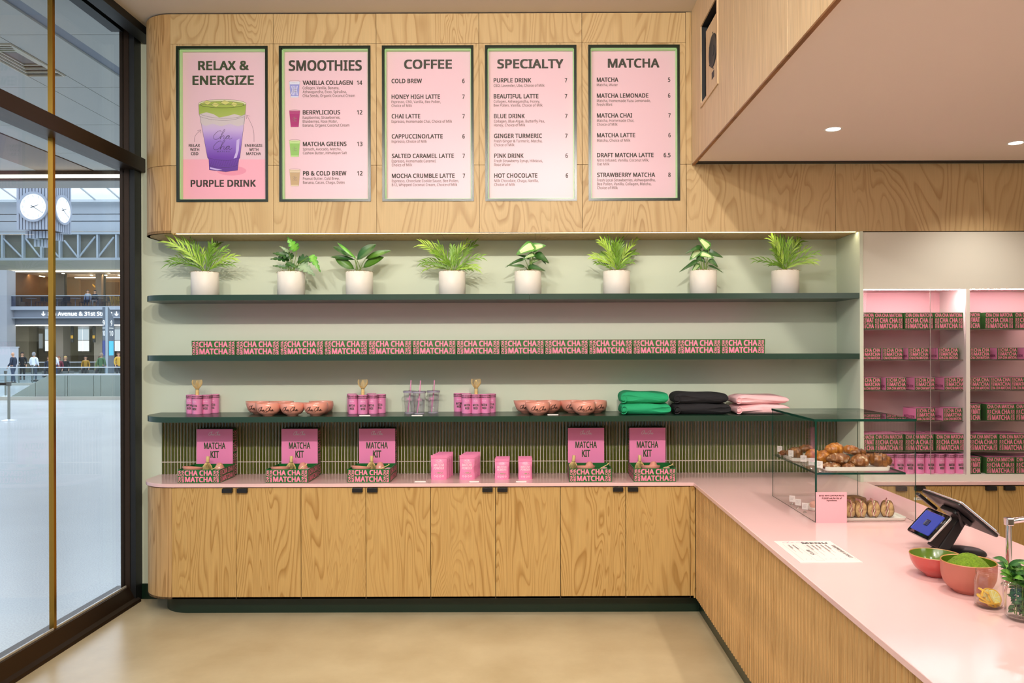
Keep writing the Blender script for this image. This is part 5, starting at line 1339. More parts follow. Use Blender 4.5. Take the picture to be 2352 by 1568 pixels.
# ================================================================ bowls, jars, tap at the near end
REDB = M('coral_glaze', 'BC4A42', .22, coat=.4); MATB = M('coral_matte', 'B86A58', .5); OLV = M('olive_inside_glaze', '56701A', .18, coat=.5)
def bigbowl(loc, prof_out, prof_in, mat, label, rimc):
    t = thing('serving_bowl', label, 'bowl', loc, 0, 'coral bowls on the bar')
    prof_out = prof_out[:3]+crom(prof_out[3:], 6)
    MB().lathe(prof_out, 56, cap=False).build('outside', mat, t, smooth=True, angle=60)
    MB().lathe(prof_in, 56, cap=False).build('inside', OLV, t, smooth=True, angle=60)
    MB().lathe([(prof_out[-1][0], prof_out[-1][1]), (prof_out[-1][0]-.0015, prof_out[-1][1]+.0025), (prof_in[0][0], prof_in[0][1])], 56, cap=False).build('rim', rimc, t, smooth=True)
    return t
RIMC = M('rim_tan', 'C08A50', .35)
pA = onz(2150, 1318, CT); pA = Vector((1.590, 3.098, CT))
A = bigbowl(pA, [(.001, .001), (.038, 0), (.041, .004), (.048, .010), (.071, .028), (.088, .054), (.0955, .084)], [(.0925, .084), (.082, .058), (.062, .034), (.038, .016), (.001, .013)], REDB, 'glossy coral bowl with empty green inside beside the terminal', RIMC)
s = MB()
for st in script_strokes(-.05, .02, .046, .064):
    q = MB().ribbon(st, .003); s.add([((.0815+.45*(v[2]-.046))*sin(v[0]/.08-.65), -(.0815+.45*(v[2]-.046))*cos(v[0]/.08-.65), v[2]) for v in q.v], q.f)
s.build('script_logo', M('coral_relief', 'BE4C3E', .3), A)
pB = Vector((1.607, 2.893, CT))
B = bigbowl(pB, [(.001, .001), (.050, 0), (.053, .004), (.055, .008), (.074, .022), (.087, .044), (.0925, .07), (.094, .113)], [(.0895, .113), (.088, .07), (.078, .042), (.05, .018), (.001, .014)], MATB, 'matte coral bowl heaped with bright green matcha powder', RIMC)
r = random.Random(8); rows = []
for j in range(15):
    t = j/14; rad = .084*(1-t); rows.append([((rad+.003*r.uniform(-1, 1)*(1-t))*cos(a)-.0*t, (rad+.003*r.uniform(-1, 1))*sin(a), (.083+.054*sin(pi/2*min(1, t*1.08))+.004*t)+.0015*r.uniform(-1, 1)) for a in [2*pi*k/40 for k in range(40)]])
mm = MB().grid(rows, closed=True); mm.f.append(tuple(range(14*40, 15*40))); mm.m.append(0)
po = mm.build('matcha_powder', M('matcha_green', '6C8818', .95, var=.3, vscale=140, bump=1.0), smooth=True, angle=60, loc=pB)
po['kind'] = 'stuff'; tag(po, 'heap of bright green matcha powder in matte coral bowl', 'powder')
JG = glass('jar_glass', 'FEFFFD', 1.7)
def jar(loc, r, h, label):
    t = thing('glass_jar', label, 'jar', loc, 0, 'glass jars on the bar')
    pr = [(.001, .0), (r*.85, 0), (r, .010), (r, h*.70), (r*.93, h*.80), (r*.86, h*.85), (r*.86, h*.89), (r*.90, h*.90), (r*.86, h*.92), (r*.90, h*.945), (r*.87, h*.96), (r*.9, h*.99), (r*.86, h), (r*.82, h*.98), (r*.82, h*.86), (r*.93, h*.69), (r*.94, .014), (.001, .008)]
    MB().lathe(pr, 40, cap=False).build('glass', JG, t, smooth=True, angle=60); return t
pj = Vector((1.585, 2.725, CT)); jar(pj, .0465, .128, 'clear glass jar with lemon slices beside matcha bowl')
LR = M('lemon_rind', 'E8B52A', .4); LF = M('lemon_flesh', 'EFD873', .3, var=.12, vscale=120, sub=.2)
def lemon(loc, r_, rot, label, half=False):
    t = thing('lemon_slice', label, 'lemon slice', loc, 0, 'lemon slices in the glass jar'); t.rotation_euler = rot
    N_ = 24; an = [pi*k/N_ if half else 2*pi*k/N_ for k in range(N_+1 if half else N_)]
    o = [(r_*cos(a), r_*sin(a)) for a in an]; MB().prism(o, -.003, .003).build('rind', LR, t, bevel=.0008)
    i_ = [(r_*.84*cos(a), r_*.84*sin(a)) for a in an]
    MB().prism(i_, -.0034, .0034).build('pith', M('lemon_pith', 'F6ECC0', .5), t)
    w = MB(); ns = 5 if half else 9; tot = pi if half else 2*pi
    for k in range(ns):
        a0, a1 = tot*(k+.08)/ns, tot*(k+.92)/ns; am = (a0+a1)/2
        w.prism([(.1*r_*cos(am), .1*r_*sin(am)), (.78*r_*cos(a0), .78*r_*sin(a0)), (.8*r_*cos(am), .8*r_*sin(am)), (.78*r_*cos(a1), .78*r_*sin(a1))], -.0037, .0037)
    w.build('segments', LF, t)
for k, (dx, dy, z, rot, lb) in enumerate(((-.012, -.018, .030, (1.25, .2, .3), 'lemon slice standing at front left of the jar'), (.008, -.020, .028, (1.1, .5, -.1), 'lemon slice leaning in middle front of jar'), (.018, -.008, .026, (.9, .6, .4), 'lemon slice at right front of the jar'),
      (-.005, .006, .040, (.5, .2, 1.2), 'lemon slice lying on top of the others'), (.012, .012, .024, (.4, .1, .2), 'lemon slice at the rear of the jar'), (-.014, .006, .020, (.3, -.3, 2.0), 'lemon slice at rear left bottom of jar'), (.0, -.002, .014, (.05, .05, .5), 'lemon slice flat on the jar bottom'))):
    lemon((pj.x+dx*.62, pj.y+dy*.62, pj.z+z+.006), .0315, rot, lb, half=(k in (0, 3)))
pm = Vector((1.622, 2.60, CT)); jar(pm, .050, .128, 'clear glass jar holding fresh mint sprigs at right photo edge')
MINT = [(M('mint_dark', '265A1A', .5, var=.2, vscale=60), M('mint_mid', '2F6A20', .5)), (M('mint_light', '5A9030', .5, var=.2, vscale=60), M('mint_light2', '6FA63E', .5))]
r = random.Random(21)
for k in range(11):
    t = thing('mint_sprig', ORD[k]+' leafy mint sprig, counted round the jar at right photo edge', 'mint', (pm.x, pm.y, pm.z), 0, 'mint sprigs in the jar')
    a = k*2.4; bx_, by_ = .022*cos(a), .022*sin(a); tx, ty, tz = .045*cos(a)+r.uniform(-.01, .01), .045*sin(a), .135+.05*r.random()
    pts = [Vector((bx_, by_, .016)), Vector((bx_*.9, by_*.9, .07)), Vector((bx_, by_, .12)), Vector((tx, ty, tz))]
    MB().tube(pts, [.0016, .0016, .0014, .001], 6).build('stem', STEM, t, smooth=True)
    for j in range(20):
        f = .06+.94*j/19; 
        q = f*(len(pts)-1); i0 = min(int(q), 2); p = pts[i0].lerp(pts[i0+1], q-i0)
        an = r.uniform(0, 6.28); ln = r.uniform(.036, .060) if p.z > .115 else r.uniform(.026, .036)
        lim = .040
        dirv = Vector((cos(an), sin(an), r.uniform(.0, .8) if p.z > .1 else r.uniform(-.4, .6))).normalized()
        e = p+dirv*ln
        if e.z < .122:
            rr = sqrt(e.x**2+e.y**2)
            if rr > lim: e.x *= lim/rr; e.y *= lim/rr
        m = MB(); leafmesh(m, p, e, ln*.40, Vector((dirv.x*.3+r.uniform(-.4, .4), -.8, .8)).normalized(), 'ellipse', seg=6, fold=.15, mi=0, mi2=1, droop=.25)
        c_ = MINT[1 if (p.z > .11 and r.random() < .5) else 0]; m.build('leaf', list(c_), t, smooth=True)
tp = thing('chrome_tap', 'slim chrome tap with right-angled spout rising behind the jars', 'tap', (1.80, 2.965, CT))
MB().lathe([(.001, 0), (.026, 0), (.027, .004), (.022, .010), (.013, .013), (.0105, .02)], 28, cap=False).build('flange', CHROME, tp, smooth=True, angle=50)
MB().lathe([(.0105, .012), (.0105, .235)], 20).build('pipe', CHROME, tp, smooth=True)
MB().box(-.0135, .0145, -.013, .013, .228, .258).build('elbow', CHROME, tp, bevel=.004)
MB().tube([(.012, 0, .245), (.05, 0, .250), (.16, 0, .256)], .011, 14).build('spout', CHROME, tp, smooth=True)
MB().tube([(.095, 0, .262), (.095, 0, .288)], .006, 12).tube([(.08, 0, .288), (.125, 0, .290)], .005, 10).build('lever', CHROME, tp, smooth=True)
# ================================================================ the station hall outside
struct('floor_hall', MB().box(-75, -2.98, -8, 80, -.1, 0), floor_mat('terrazzo', 'B9BCBC', 'CDD0D0', .22, .25, speck=.18))
GREY = M('hall_grey', '8F9499', .5); LBLU = M('hall_panel', 'B4BEC8', .5); BRN = M('hall_brown', '4A2F1E', .4)
# canopy ceiling of separate panels
cn = struct('ceiling_canopy', MB().box(-12.5, -2.98, 2.4, 11.0, 4.33, 4.4), M('canopy_backing', '4B4F55', .8))
cp_m = M('canopy_panel', 'B9BBB8', .7)
xs = [(-3.66, -2.99), (-4.245, -3.79), (-4.605, -4.255), (-6.12, -4.615), (-12.4, -6.91)]
yr = [2.48, 3.73, 4.98, 6.23, 7.48, 8.73, 9.98, 10.96]
for j in range(len(yr)-1):
    for a, b in xs:
        if (a, b) == (-4.605, -4.255) and j == 3:
            MB().box(a, b, yr[j]+.004, 6.40, 4.30, 4.33).box(a, b, 7.16, yr[j+1]-.004, 4.30, 4.33).build('panel', cp_m, cn); continue
        MB().box(a, b, yr[j]+.004, yr[j+1]-.004, 4.30, 4.33).build('panel', cp_m, cn)
MB().box(-3.785, -3.665, 2.4, 10.96, 4.315, 4.33).build('slot', M('slot_blue', '6E7888', .5), cn)
MB().box(-6.9, -6.13, 2.4, 10.96, 4.29, 4.33).build('brown_panel', BRN, cn)
vt = thing('air_diffuser', 'brown square air diffuser with white frame in canopy ceiling outside the glass', 'vent', (-4.43, 6.78, 4.2995))
for k, s in enumerate((1.0, .82, .64, .46)):
    wx, wy = .172*s, .375*s; f = MB()
    for x0, x1, y0, y1 in ((-wx, wx, -wy, -wy+.012), (-wx, wx, wy-.012, wy), (-wx, -wx+.012, -wy+.012, wy-.012), (wx-.012, wx, -wy+.012, wy-.012)): f.box(x0, x1, y0, y1, -.012+.010*k, .004+.010*k)
    f.build('vane', M('vane_pale', 'C7BFAE', .4), vt)
MB().box(-.17, .17, -.37, .37, .026, .029).build('duct', BRN, vt)
fs = struct('trim_2_hall', MB().box(-16, -3.02, 10.96, 11.02, 4.25, 4.31).box(-16, -3.02, 10.96, 11.02, 4.172, 4.196), BRN)
MB().box(-16, -3.02, 10.985, 11.01, 4.196, 4.25).build('light_strip', M('hall_led', 'FFF6E6', emit=3.5), fs)
MB().box(-16, -3.02, 11.02, 11.5, 4.165, 4.19).build('soffit_lip', M('soffit_lip', 'A9A9A6', .7), fs)

def bxp(m, x0, x1, y0, y1, Y, dy=.3, mi=0):
    a = at((x0+x1)/2, y1, Y).z; b = at((x0+x1)/2, y0, Y).z
    return m.box((x0-PX)*Y/F, (x1-PX)*Y/F, Y, Y+dy, a, b, mi)
# clock
ck = thing('hall_clock', 'large grey ribbed four-sided clock box hanging in station hall', 'clock', (-19, 31, 0))
CLK = M('clock_cladding', '9AA3B2', .45, .2); CF = M('clock_face', 'F6F8FA', .4, emit=.35); CI = M('clock_ink', '3A4048', .5)
XA, XB, YA, YB = (38-PX)*30/F, (118-PX)*30/F, 30.0, 31.4
def ribbed(z0, z1, ins):
    m = MB(); xa, xb, ya, yb = XA+ins, XB-ins, YA+ins, YB-ins
    m.box(xa+.05, xb-.05, ya+.05, yb-.05, z0+.03, z1)
    n = int(round((xb-xa)/.125))
    p = (xb-xa)/n
    for k in range(n):
        m.box(xa+p*k+p*.14, xa+p*(k+1)-p*.14, ya, ya+.06, z0, z1)
        if k < n-1 or True: m.box(xb-.06, xb, ya+p*k+p*.14, ya+p*(k+1)-p*.14, z0, z1)
    return m
zt = [at(78, y, 30).z for y in (395, 527, 545, 563)]
wp(ribbed(zt[1], zt[0], 0), 'clock_box', CLK, ck); wp(ribbed(zt[2], zt[1]-.02, .2), 'lower_tier', CLK, ck); wp(ribbed(zt[3], zt[2]-.02, .4), 'bottom_tier', CLK, ck)
zc = at(79, 475, 30).z; rc = 30.5*30/F
wp(MB().box((XA+XB)/2-.06, (XA+XB)/2+.06, 30.6, 30.8, zt[0], zt[0]+8), 'hanger', CLK, ck)
for face in (0, 1):
    cx, cy = ((79-PX)*30/F, (YA+YB)/2)
    def mapc(x, z, d, face=face):
        return (cx+x, YA-d, zc+z) if face == 0 else (XB+d, cy+x*.98, zc+z)
    def disc(r, d, n=40, r0=None):
        m = MB()
        if r0 is None:
            m.add([mapc(r*cos(2*pi*k/n), r*sin(2*pi*k/n), d) for k in range(n)], [tuple(range(n))])
        else:
            for k in range(n):
                a, b = 2*pi*k/n, 2*pi*(k+1)/n
                q = [mapc(rr*cos(t), rr*sin(t), dd) for rr, t, dd in ((r0, a, d), (r0, b, d), (r, b, d), (r, a, d))]+[mapc(rr*cos(t), rr*sin(t), 0) for rr, t in ((r0, a), (r0, b), (r, b), (r, a))]
                m.add(q, [(0, 1, 2, 3), (2, 6, 7, 3), (0, 4, 5, 1)])
        return m
    f_ = wp(disc(rc, .05), 'clock_face', CF, ck); wp(disc(rc*1.14, .075, r0=rc*.98), 'bezel', CLK, ck)
    # the numerals and hands belong to the face
    it = []
    for h in range(1, 13):
        a = pi/2-h*pi/6; x, z = rc*.80*cos(a), rc*.80*sin(a); w = .045 if h < 10 else .085
        it.append(fit(str(h), x-w/2, x+w/2, z-.04, z+.04))
    loc = Vector(ck.location)
    me = letter_mesh(it, 0, M('numeral_grey', '8A8F98'), mapf=lambda p: tuple(Vector(mapc(p[0], p[1], .053))-loc)); o = link('numerals', me, f_)
    hd = MB()
    for an, ln, w in ((pi/2-2*pi*(20.5/60), .86, .022), (pi/2-2*pi*(2.34/12), .42, .03)):
        dx, dz = cos(an), sin(an); q = [(-dx*.2*rc-dz*w/2, -dz*.2*rc+dx*w/2), (-dx*.2*rc+dz*w/2, -dz*.2*rc-dx*w/2), (dx*ln*rc+dz*w/4, dz*ln*rc-dx*w/4), (dx*ln*rc-dz*w/4, dz*ln*rc+dx*w/4)]
        hd.add([tuple(Vector(mapc(x, z, .058))-loc) for x, z in q], [(0, 1, 2, 3)])
    n_ = 12; hd.add([tuple(Vector(mapc(.03*cos(2*pi*k/n_), .03*sin(2*pi*k/n_), .06))-loc) for k in range(n_)], [tuple(range(n_))])
    hd.build('hands', CI, f_)

# far side of the hall
YW = 60.0
w = struct('wall_hall', MB().box(-60, -25, 62.2, 62.5, at(140, 535, 62).z, 16.2), GREY)
for y0, y1 in ((464, 491), (493, 507), (509, 532)):
    bxp(MB(), -120, 300, y0, y1, 62.0, .2).build('panel', LBLU, w)
sk = struct('window_2', bxp(MB(), -300, 300, 458, 464, 61, .4), M('skylight_frame', 'D3DAE0', .5))
sl = MB(); z0 = at(140, 458, 61).z
for k in range(14):
    x = -52+2.0*k; MB().tube([(x, 61, z0), (x-1.2, 52, z0+3.4)], .09, 5).build('rafter', M('skylight_frame', ''), sk)
    MB().add([(x+.05, 61, z0), (x+1.95, 61, z0), (x+.75, 52, z0+3.4), (x-1.15, 52, z0+3.4)], [(0, 1, 2, 3)]).build('pane', M('sky_pane', 'DCE8F4', .3, emit=.9), sk)
tr = thing('steel_truss', 'pale grey steel truss spanning the hall above the mezzanine', 'truss', (-36, 61, 0))
SG = M('truss_grey', '9FABB5', .45)
wp(bxp(MB(), -200, 300, 533, 538, 61, .4), 'top_chord', SG, tr); wp(bxp(MB(), -200, 300, 592, 598, 61, .4), 'bottom_chord', SG, tr)
for px in (-39, 4.7, 52, 94.5, 137, 179.5, 223.6, 267):
    wp(bxp(MB(), px-2, px+2, 538, 592, 61.05, .3), 'vertical', SG, tr)
for a, b in (((8, 548), (50, 590)), ((59, 548), (92, 590)), ((100, 548), (135, 590)), ((148, 552), (178, 590)), ((182, 590), (219, 543)), ((226, 590), (262, 544))):
    wp(MB().tube([at(a[0], a[1], 61.2), at(b[0], b[1], 61.2)], .075, 6), 'diagonal', SG, tr)
w2 = struct('wall_hall_band', bxp(bxp(MB(), -400, 400, 536, 594, 61.6, .3), -400, 400, 598, 620, 60.5, .3), M('band_olive_grey', '74756C', .7))
# mezzanine
mz = thing('mezzanine', 'grey mezzanine balcony with glass railing and street sign across the hall', 'balcony', (-36, 60, 0))
W = lambda x0, x1, y0, y1, Y, d, n, m: wp(bxp(MB(), x0, x1, y0, y1, Y, d), n, m, mz)
W(3, 300, 703, 711, 59.4, .8, 'slab_edge', M('slab_pale', 'A7AFBA', .5)); W(6, 300, 711, 729, 59.8, .4, 'sign_fascia', M('fascia_grey', '8C939E', .5)); W(6, 300, 728.5, 730.5, 59.5, .5, 'ledge', M('slab_pale', ''))
W(4, 300, 730.5, 745.5, 59.9, .4, 'lower_fascia', M('fascia_dark', '666B72', .5)); W(18, 300, 745.5, 747.5, 60.0, .3, 'light_strip', M('hall_led', ''))
W(16, 300, 621, 623.5, 60.4, .3, 'light_strip', M('hall_led', ''))
W(9, 300, 679, 703, 59.5, .03, 'glass_railing', glass('railing_glass', 'C9CEDC', 1.2)); W(9, 300, 678, 679.5, 59.48, .06, 'railing_cap', SG)
z_up = at(140, 703, 59.6).z; zt_ = at(140, 622, 60.6).z
ur = struct('wall_hall_upper', MB().box((149-PX)*69/F, -25, 69, 69.3, z_up, zt_), M('warm_wall_light', 'C3AA84', .7))
WR = lambda x0, x1, y0, y1, Y, d, n, m: bxp(MB(), x0, x1, y0, y1, Y, d).build(n, m, ur)
XL_, XR_ = (16-PX)*60.6/F, (330-PX)*60.6/F
struct('floor_hall_upper', MB().box(XL_, XR_+4, 60.6, 69, z_up-.25, z_up), M('upper_floor', '6B5F58', .4))
uc = struct('ceiling_hall_upper', MB().box(XL_, XR_+4, 60.8, 69, zt_, zt_+.2), M('upper_ceiling', 'B9AB98', .7))
TAN = M('warm_wall', 'A08867', .7); TAN2 = M('warm_wall_light', 'C3AA84', .7)
struct('wall_hall_side', MB().box(XL_-.2, XL_-.002, 60.6, 69, z_up, zt_), M('side_brown', '7A5632', .7))
lw = struct('wall_hall_logo', MB().box(XL_, (149-PX)*64/F, 66, 66.3, z_up, zt_-.002), M('logo_wall', '8C7658', .7))
for k, (x0, x1, y0, Y, d, mt) in enumerate(((127, 149, 634, 63, .3, M('grey_panel', '83776A', .7)), (148, 150.5, 630, 62.6, .2, M('dark_mullion', '3A362C')), (238, 241, 630, 62.8, .2, M('dark_mullion', '')), (220, 233, 629, 63.0, .6, M('column_taupe', '93806F', .7)))):
    p0 = at((x0+x1)/2, y0, Y); struct('trim_%d_hall' % (k+3), MB().box((x0-PX)*Y/F, (x1-PX)*Y/F, Y, Y+d, z_up+.001, zt_-.002), mt)
WR(244, 272, 648, 676, 65, .2, 'menu_shelves', M('shelf_dark', '6A5640', .7)); WR(162, 175, 656, 690, 68.7, .2, 'doorway', M('doorway_brown', '7C5E46', .6)); WR(166, 172, 647, 652, 68.6, .1, 'exit_sign', M('exit_red', 'E05A50', .5, emit=.8))
for q in ((172, 219, 636.2, 638), (243, 290, 636, 638)): bxp(MB(), *q, 64, .2).build('ceiling_light', M('hall_led', ''), uc)
for k, (x, y) in enumerate(((76, 624.5), (129, 624.5), (145, 627.5), (161, 626.5), (181, 624.5), (203, 624.5), (235, 624.5), (250, 626.5), (93, 634), (100, 635), (210, 632), (274, 632), (243, 632))):
    p = at(x, y, 62.5); (MB().box(p.x-.06, p.x+.06, 62.4, 62.6, p.z-.03, p.z+.03)).build('downlight', M('dot_light', 'FFF0D0', emit=6), uc)
(MB().add([at(x, y, 64) for x, y in ((212, 651), (219, 657), (219, 661), (213, 656))], [(3, 2, 1, 0)])).build('yellow_flag', M('flag_yellow', 'E8B030', .5), ur)
for k, (a, b) in enumerate((((252, 680), (257, 700)), ((257, 700), (261, 680)), ((264, 682), (264, 700)), ((268, 682), (268, 700)), ((268, 690), (275, 690)), ((272, 681), (272, 700)))):
    wp(MB().tube([at(a[0], a[1], 59.9), at(b[0], b[1], 59.9)], .05, 5), 'yellow_letter', M('flag_yellow', ''), mz)
# street sign letters
SW = M('sign_white', 'FFFFFF', .4, emit=1.2); Ys = 59.76; loc = Vector(mz.location)
def wsign(s, x0, x1, y0, y1, Y, mat, bold=.05, cap=True, par=mz, l_=loc):
    a, b = at(x0, y1, Y), at(x1, y0, Y)
    me = letter_mesh([fit(s, a.x, b.x, a.z, b.z, bold, by_cap=cap)], 0, mat, mapf=lambda p: (p[0]-l_.x, Y-l_.y, p[1]-l_.z)); return link('lettering', me, par)
wsign('8th Avenue & 31st Street', 110, 258, 715.5, 725, Ys, SW, .02)
for cx in (99.5, 267.5):
    ar = MB(); q = lambda x, y: tuple(at(x, y, Ys)-loc)
    ar.tube([q(cx, 715), q(cx, 724)], .035, 4).tube([q(cx-4, 720.5), q(cx, 724.8)], .035, 4).tube([q(cx+4, 720.5), q(cx, 724.8)], .035, 4); ar.build('arrow', SW, mz)
NEO = M('neon_warm', 'FFE2A8', .4, emit=3)
wsign('AMTRAK', 86, 128, 644.5, 647.8, 65.9, NEO, .03, par=lw, l_=Vector((0, 0, 0)))
lg = MB()
for pts in (((84, 655), (95, 651.5), (108, 651), (122, 652)), ((93, 659.5), (101, 654.5), (110, 651.8), (124, 654)), ((104, 663.5), (107, 658), (112, 654.8), (121, 658))):
    lg.tube([tuple(at(x, y, 65.9)) for x, y in crom(pts, 5)], .035, 5)
lg.build('neon_logo', NEO, lw)
# cafe tables and chairs up there
def cafe_table(px, lb):
    p = at(px, 700, 61.8); t = thing('cafe_table', lb, 'table', (p.x, 61.8, z_up), 0, 'cafe tables on the mezzanine')
    MB().lathe([(.001, .72), (.38, .72), (.38, .75), (.001, .75)], 16, cap=False).build('tabletop', M('table_white', 'C9C6C2', .4), t)
    MB().lathe([(.22, 0), (.22, .02), (.03, .04), (.03, .72)], 10, cap=False).build('pedestal', SG, t)
def cafe_chair(px, Y, lb, c='1E2740', rz=0):
    p = at(px, 700, Y); t = thing('cafe_chair', lb, 'chair', (p.x, Y, z_up), rz, 'cafe chairs on the mezzanine'); m = M('chair_'+c, c, .6)
    MB().box(-.22, .22, -.22, .22, .43, .47).build('seat', m, t, bevel=.02); MB().box(-.22, .22, .19, .23, .5, .85).build('backrest', m, t, bevel=.02)
    for sx in (-1, 1):
        for sy in (-1, 1): MB().box(sx*.2-.015, sx*.2+.015, sy*.2-.015, sy*.2+.015, 0, .43).build('leg', m, t)
for px, l_ in ((72, 'white cafe table left of the brass mullion on the mezzanine'), (132, 'white cafe table right of the brass mullion on the mezzanine'), (173, 'white cafe table in the middle of the mezzanine'), (225, 'white cafe table beside the seated people on the mezzanine')): cafe_table(px, l_)
for k, (px, Y_, rz) in enumerate(((53, 62.0, pi/2), (91, 61.7, -pi/2), (113, 61.8, pi/2), (151, 61.2, -pi/2), (154, 62.5, pi/2), (192, 62.1, -pi/2), (244, 61.8, -pi/2))):
    cafe_chair(px, Y_, 'dark cafe chair, %s from left on the mezzanine' % ORD[k], rz=rz)
so = thing('cushion_sofa', 'tan low sofa at left end of the mezzanine', 'sofa', (at(38, 700, 61).x, 60.95, z_up)); MB().box(-.5, .5, -.3, .35, 0, .42).build('seat', M('sofa_tan', '8E7A62', .8), so, bevel=.04); MB().box(-.5, .5, -.34, -.18, .1, .75).build('backrest', M('sofa_tan', ''), so, bevel=.05)
# ground level behind
gr = struct('wall_hall_ground', MB().box(-60, -22, 71, 71.3, 0, at(140, 752, 71).z+.6), M('ground_wall', 'A8967A', .7))
for x0, x1, nm in ((-40, 17, 'left'),):
    pass
cl_ = [(-30, 16, 59, 'A3A6AC'), (31, 66, 62, '8E8168'), (126, 145, 62, '96897A'), (145, 163, 64, '8F8060'), (216, 234, 62, '958A78'), (60, 72, 66, '7A6C54')]
for k, (x0, x1, Y, c) in enumerate(cl_):
    y_top = 620 if k == 0 else 748
    o = MB(); a = (x0-PX)*Y/F; b = (x1-PX)*Y/F; o.box(a, b, Y, Y+1.0, 0, at(x0, y_top, Y).z)
    o.build('pier', M('pier_'+c, c, .7), gr)
for x0, x1 in ((103, 127), (176, 203), (263, 290)):
    f = bxp(MB(), x0-3, x1+2, 752, 809, 70.4, .3).build('window_frame', M('win_frame', '5E564A', .6), gr)
    for y0, y1 in ((756, 780.5), (782, 806)):
        for q in range(2):
            xa = x0+(x1-x0)*q/2+.4; xb = x0+(x1-x0)*(q+1)/2-.4
            bxp(MB(), xa, xb, y0, y1, 70.2, .15).build('pane', M('bright_window' if y0 > 770 else 'bright_window_top', 'FFFFFF' if y0 > 770 else 'DDEBF5', .3, emit=1.0 if y0 > 770 else .75), f)
bxp(MB(), 86, 95, 766, 800, 68, .2).build('white_board', M('board_white', 'D6DADC', .5, emit=.2), gr)
struct('ceiling_hall_ground', MB().box(-60, -22, 60.5, 71, at(140, 748, 60).z, at(140, 748, 60).z+.2), M('glossy_ceiling', '9A958C', .25))
for k, (px, lb) in enumerate(((165.5, 'hanging yellow and black platform sign left of the window'), (215.5, 'thin hanging platform sign beside grey column'))):
    p = at(px, 772, 61.5); t = thing('hanging_sign', lb, 'sign', (p.x, 61.5, 0)); 
    wp(MB().box(p.x-.10, p.x+.10, 61.5, 61.6, at(px, 786, 61.5).z, at(140, 748, 60).z), 'post', M('sign_black', '2A2A2C', .5), t)
    wp(MB().box(p.x-.09, p.x+.09, 61.47, 61.5, at(px, 777, 61.5).z, at(px, 770, 61.5).z), 'yellow_panel', M('flag_yellow', ''), t)
# totem
YT = 46.0; tt = thing('track_totem', 'tall dark grey track totem reading 9 and 10 in the hall', 'sign', ((248-PX)*YT/F, YT, 0))
TG = M('totem_grey', '5C6672', .4); xT = (248-PX)*YT/F; x0T = (235.5-PX)*YT/F; ztp = at(248, 705, YT).z
wp(MB().prism([(x0T, 0), (xT-.14, 0), (xT-.14, ztp), (x0T, ztp)], YT, YT+.25, 'Y'), 'left_blade', TG, tt)
wp(MB().box(xT-.14, xT, YT-.02, YT+.02, 0, ztp+.03), 'steel_edge', SG, tt)
wp(MB().prism([(YT, 0), (YT+.70, 0), (YT+.70, ztp-.75), (YT+.1, ztp), (YT, ztp)], xT-.1, xT, 'X'), 'right_blade', TG, tt)
lt = Vector(tt.location)
WN = M('numeral_white', 'F2F4F6', .4, emit=.4)
za = lambda y: at(248, y, YT).z
for s, y0, y1 in (('9', 735, 747), ('10', 759, 771)):
    link('lettering', letter_mesh([fit(s, .28 if s == '9' else .14, .46 if s == '9' else .56, za(y1), za(y0), .02)], 0, WN, mapf=lambda p: (xT+.01-lt.x, YT+p[0]-lt.y, p[1])), tt)
    a, b = (236.5-PX)*YT/F, (241.5-PX)*YT/F
    link('lettering', letter_mesh([fit(s, a, b, za(y1), za(y0), .02)], 0, WN, mapf=lambda p: (p[0]-lt.x, -.02, p[1])), tt)
m = MB().box(xT+.004, xT+.012, YT+.12, YT+.58, za(753.5), za(752.5)).box((236-PX)*YT/F, (242-PX)*YT/F, YT-.02, YT-.01, za(753.5), za(752.5)); wp(m, 'bar', WN, tt)
wp(MB().box(xT+.004, xT+.014, YT+.1, YT+.58, za(816), za(783)), 'blue_screen', M('totem_screen', '3FA8C8', .3, emit=.7), tt)
wp(MB().box((236-PX)*YT/F, (242-PX)*YT/F, YT-.03, YT-.01, za(816), za(782)), 'dark_screen', M('totem_screen_dark', '34407A', .3, emit=.5), tt)
# balustrades
def balus(Y, x0, x1, zr, lb, curb=True):
    t = thing('glass_balustrade', lb, 'railing', ((x0+x1)/2*1.0, Y, 0), 0, 'glass balustrades in the hall')
    c = (x0+x1)/2
    MB().box(x0-c, x1-c, -.04, .04, zr-.05, zr).build('handrail', M('rail_steel', 'C9CED2', .3, .5), t, bevel=.01)
    k = x0
    while k < x1-.1:
        e = min(k+1.5, x1); MB().box(k+.01-c, e-.01-c, -.008, .008, .12 if curb else .05, zr-.05).build('glass_panel', glass('balustrade_glass', 'EFF5F6', 1.0), t); k += 1.5
    if curb: MB().box(x0-c, x1-c, -.1, .12, 0, .12).build('curb', M('curb_beige', 'B5B0A4', .5), t)
    return t
balus(28, -24, -12.5, .92, 'nearest glass balustrade with steel handrail around the escalator opening')
balus(39.5, -32, -18, .92, 'second glass balustrade behind the escalator opening')
balus(54, -42, -24, .95, 'farthest glass balustrade in front of the waiting people', False)
es = thing('escalator_parapet', 'beige panelled escalator parapet sloping down to the left behind glass', 'parapet', (-16, 28.6, 0))
PB = M('parapet_beige', 'B3B2A6', .45)
zx = lambda x, y: (at(x, y, 28.6).x, at(x, y, 28.6).z)
segs = [(22, 81, 908, 878), (82, 115, 877, 860), (115, 149, 859, 858), (150, 155, 858, 858), (156, 215, 858, 858), (216, 231, 858, 858), (232, 330, 858, 858)]
for a, b, ya, yb in segs:
    wp(MB().prism([(zx(a, 908)[0], .02), (zx(b-.3, 908)[0], .02), zx(b-.3, yb), zx(a, ya)] if a != 22 else [(zx(a, 908)[0], .02), (zx(b-.3, 908)[0], .02), zx(b-.3, yb), (zx(a, 908)[0], .06)], 28.6, 28.8, 'Y'), 'panel', PB, es)
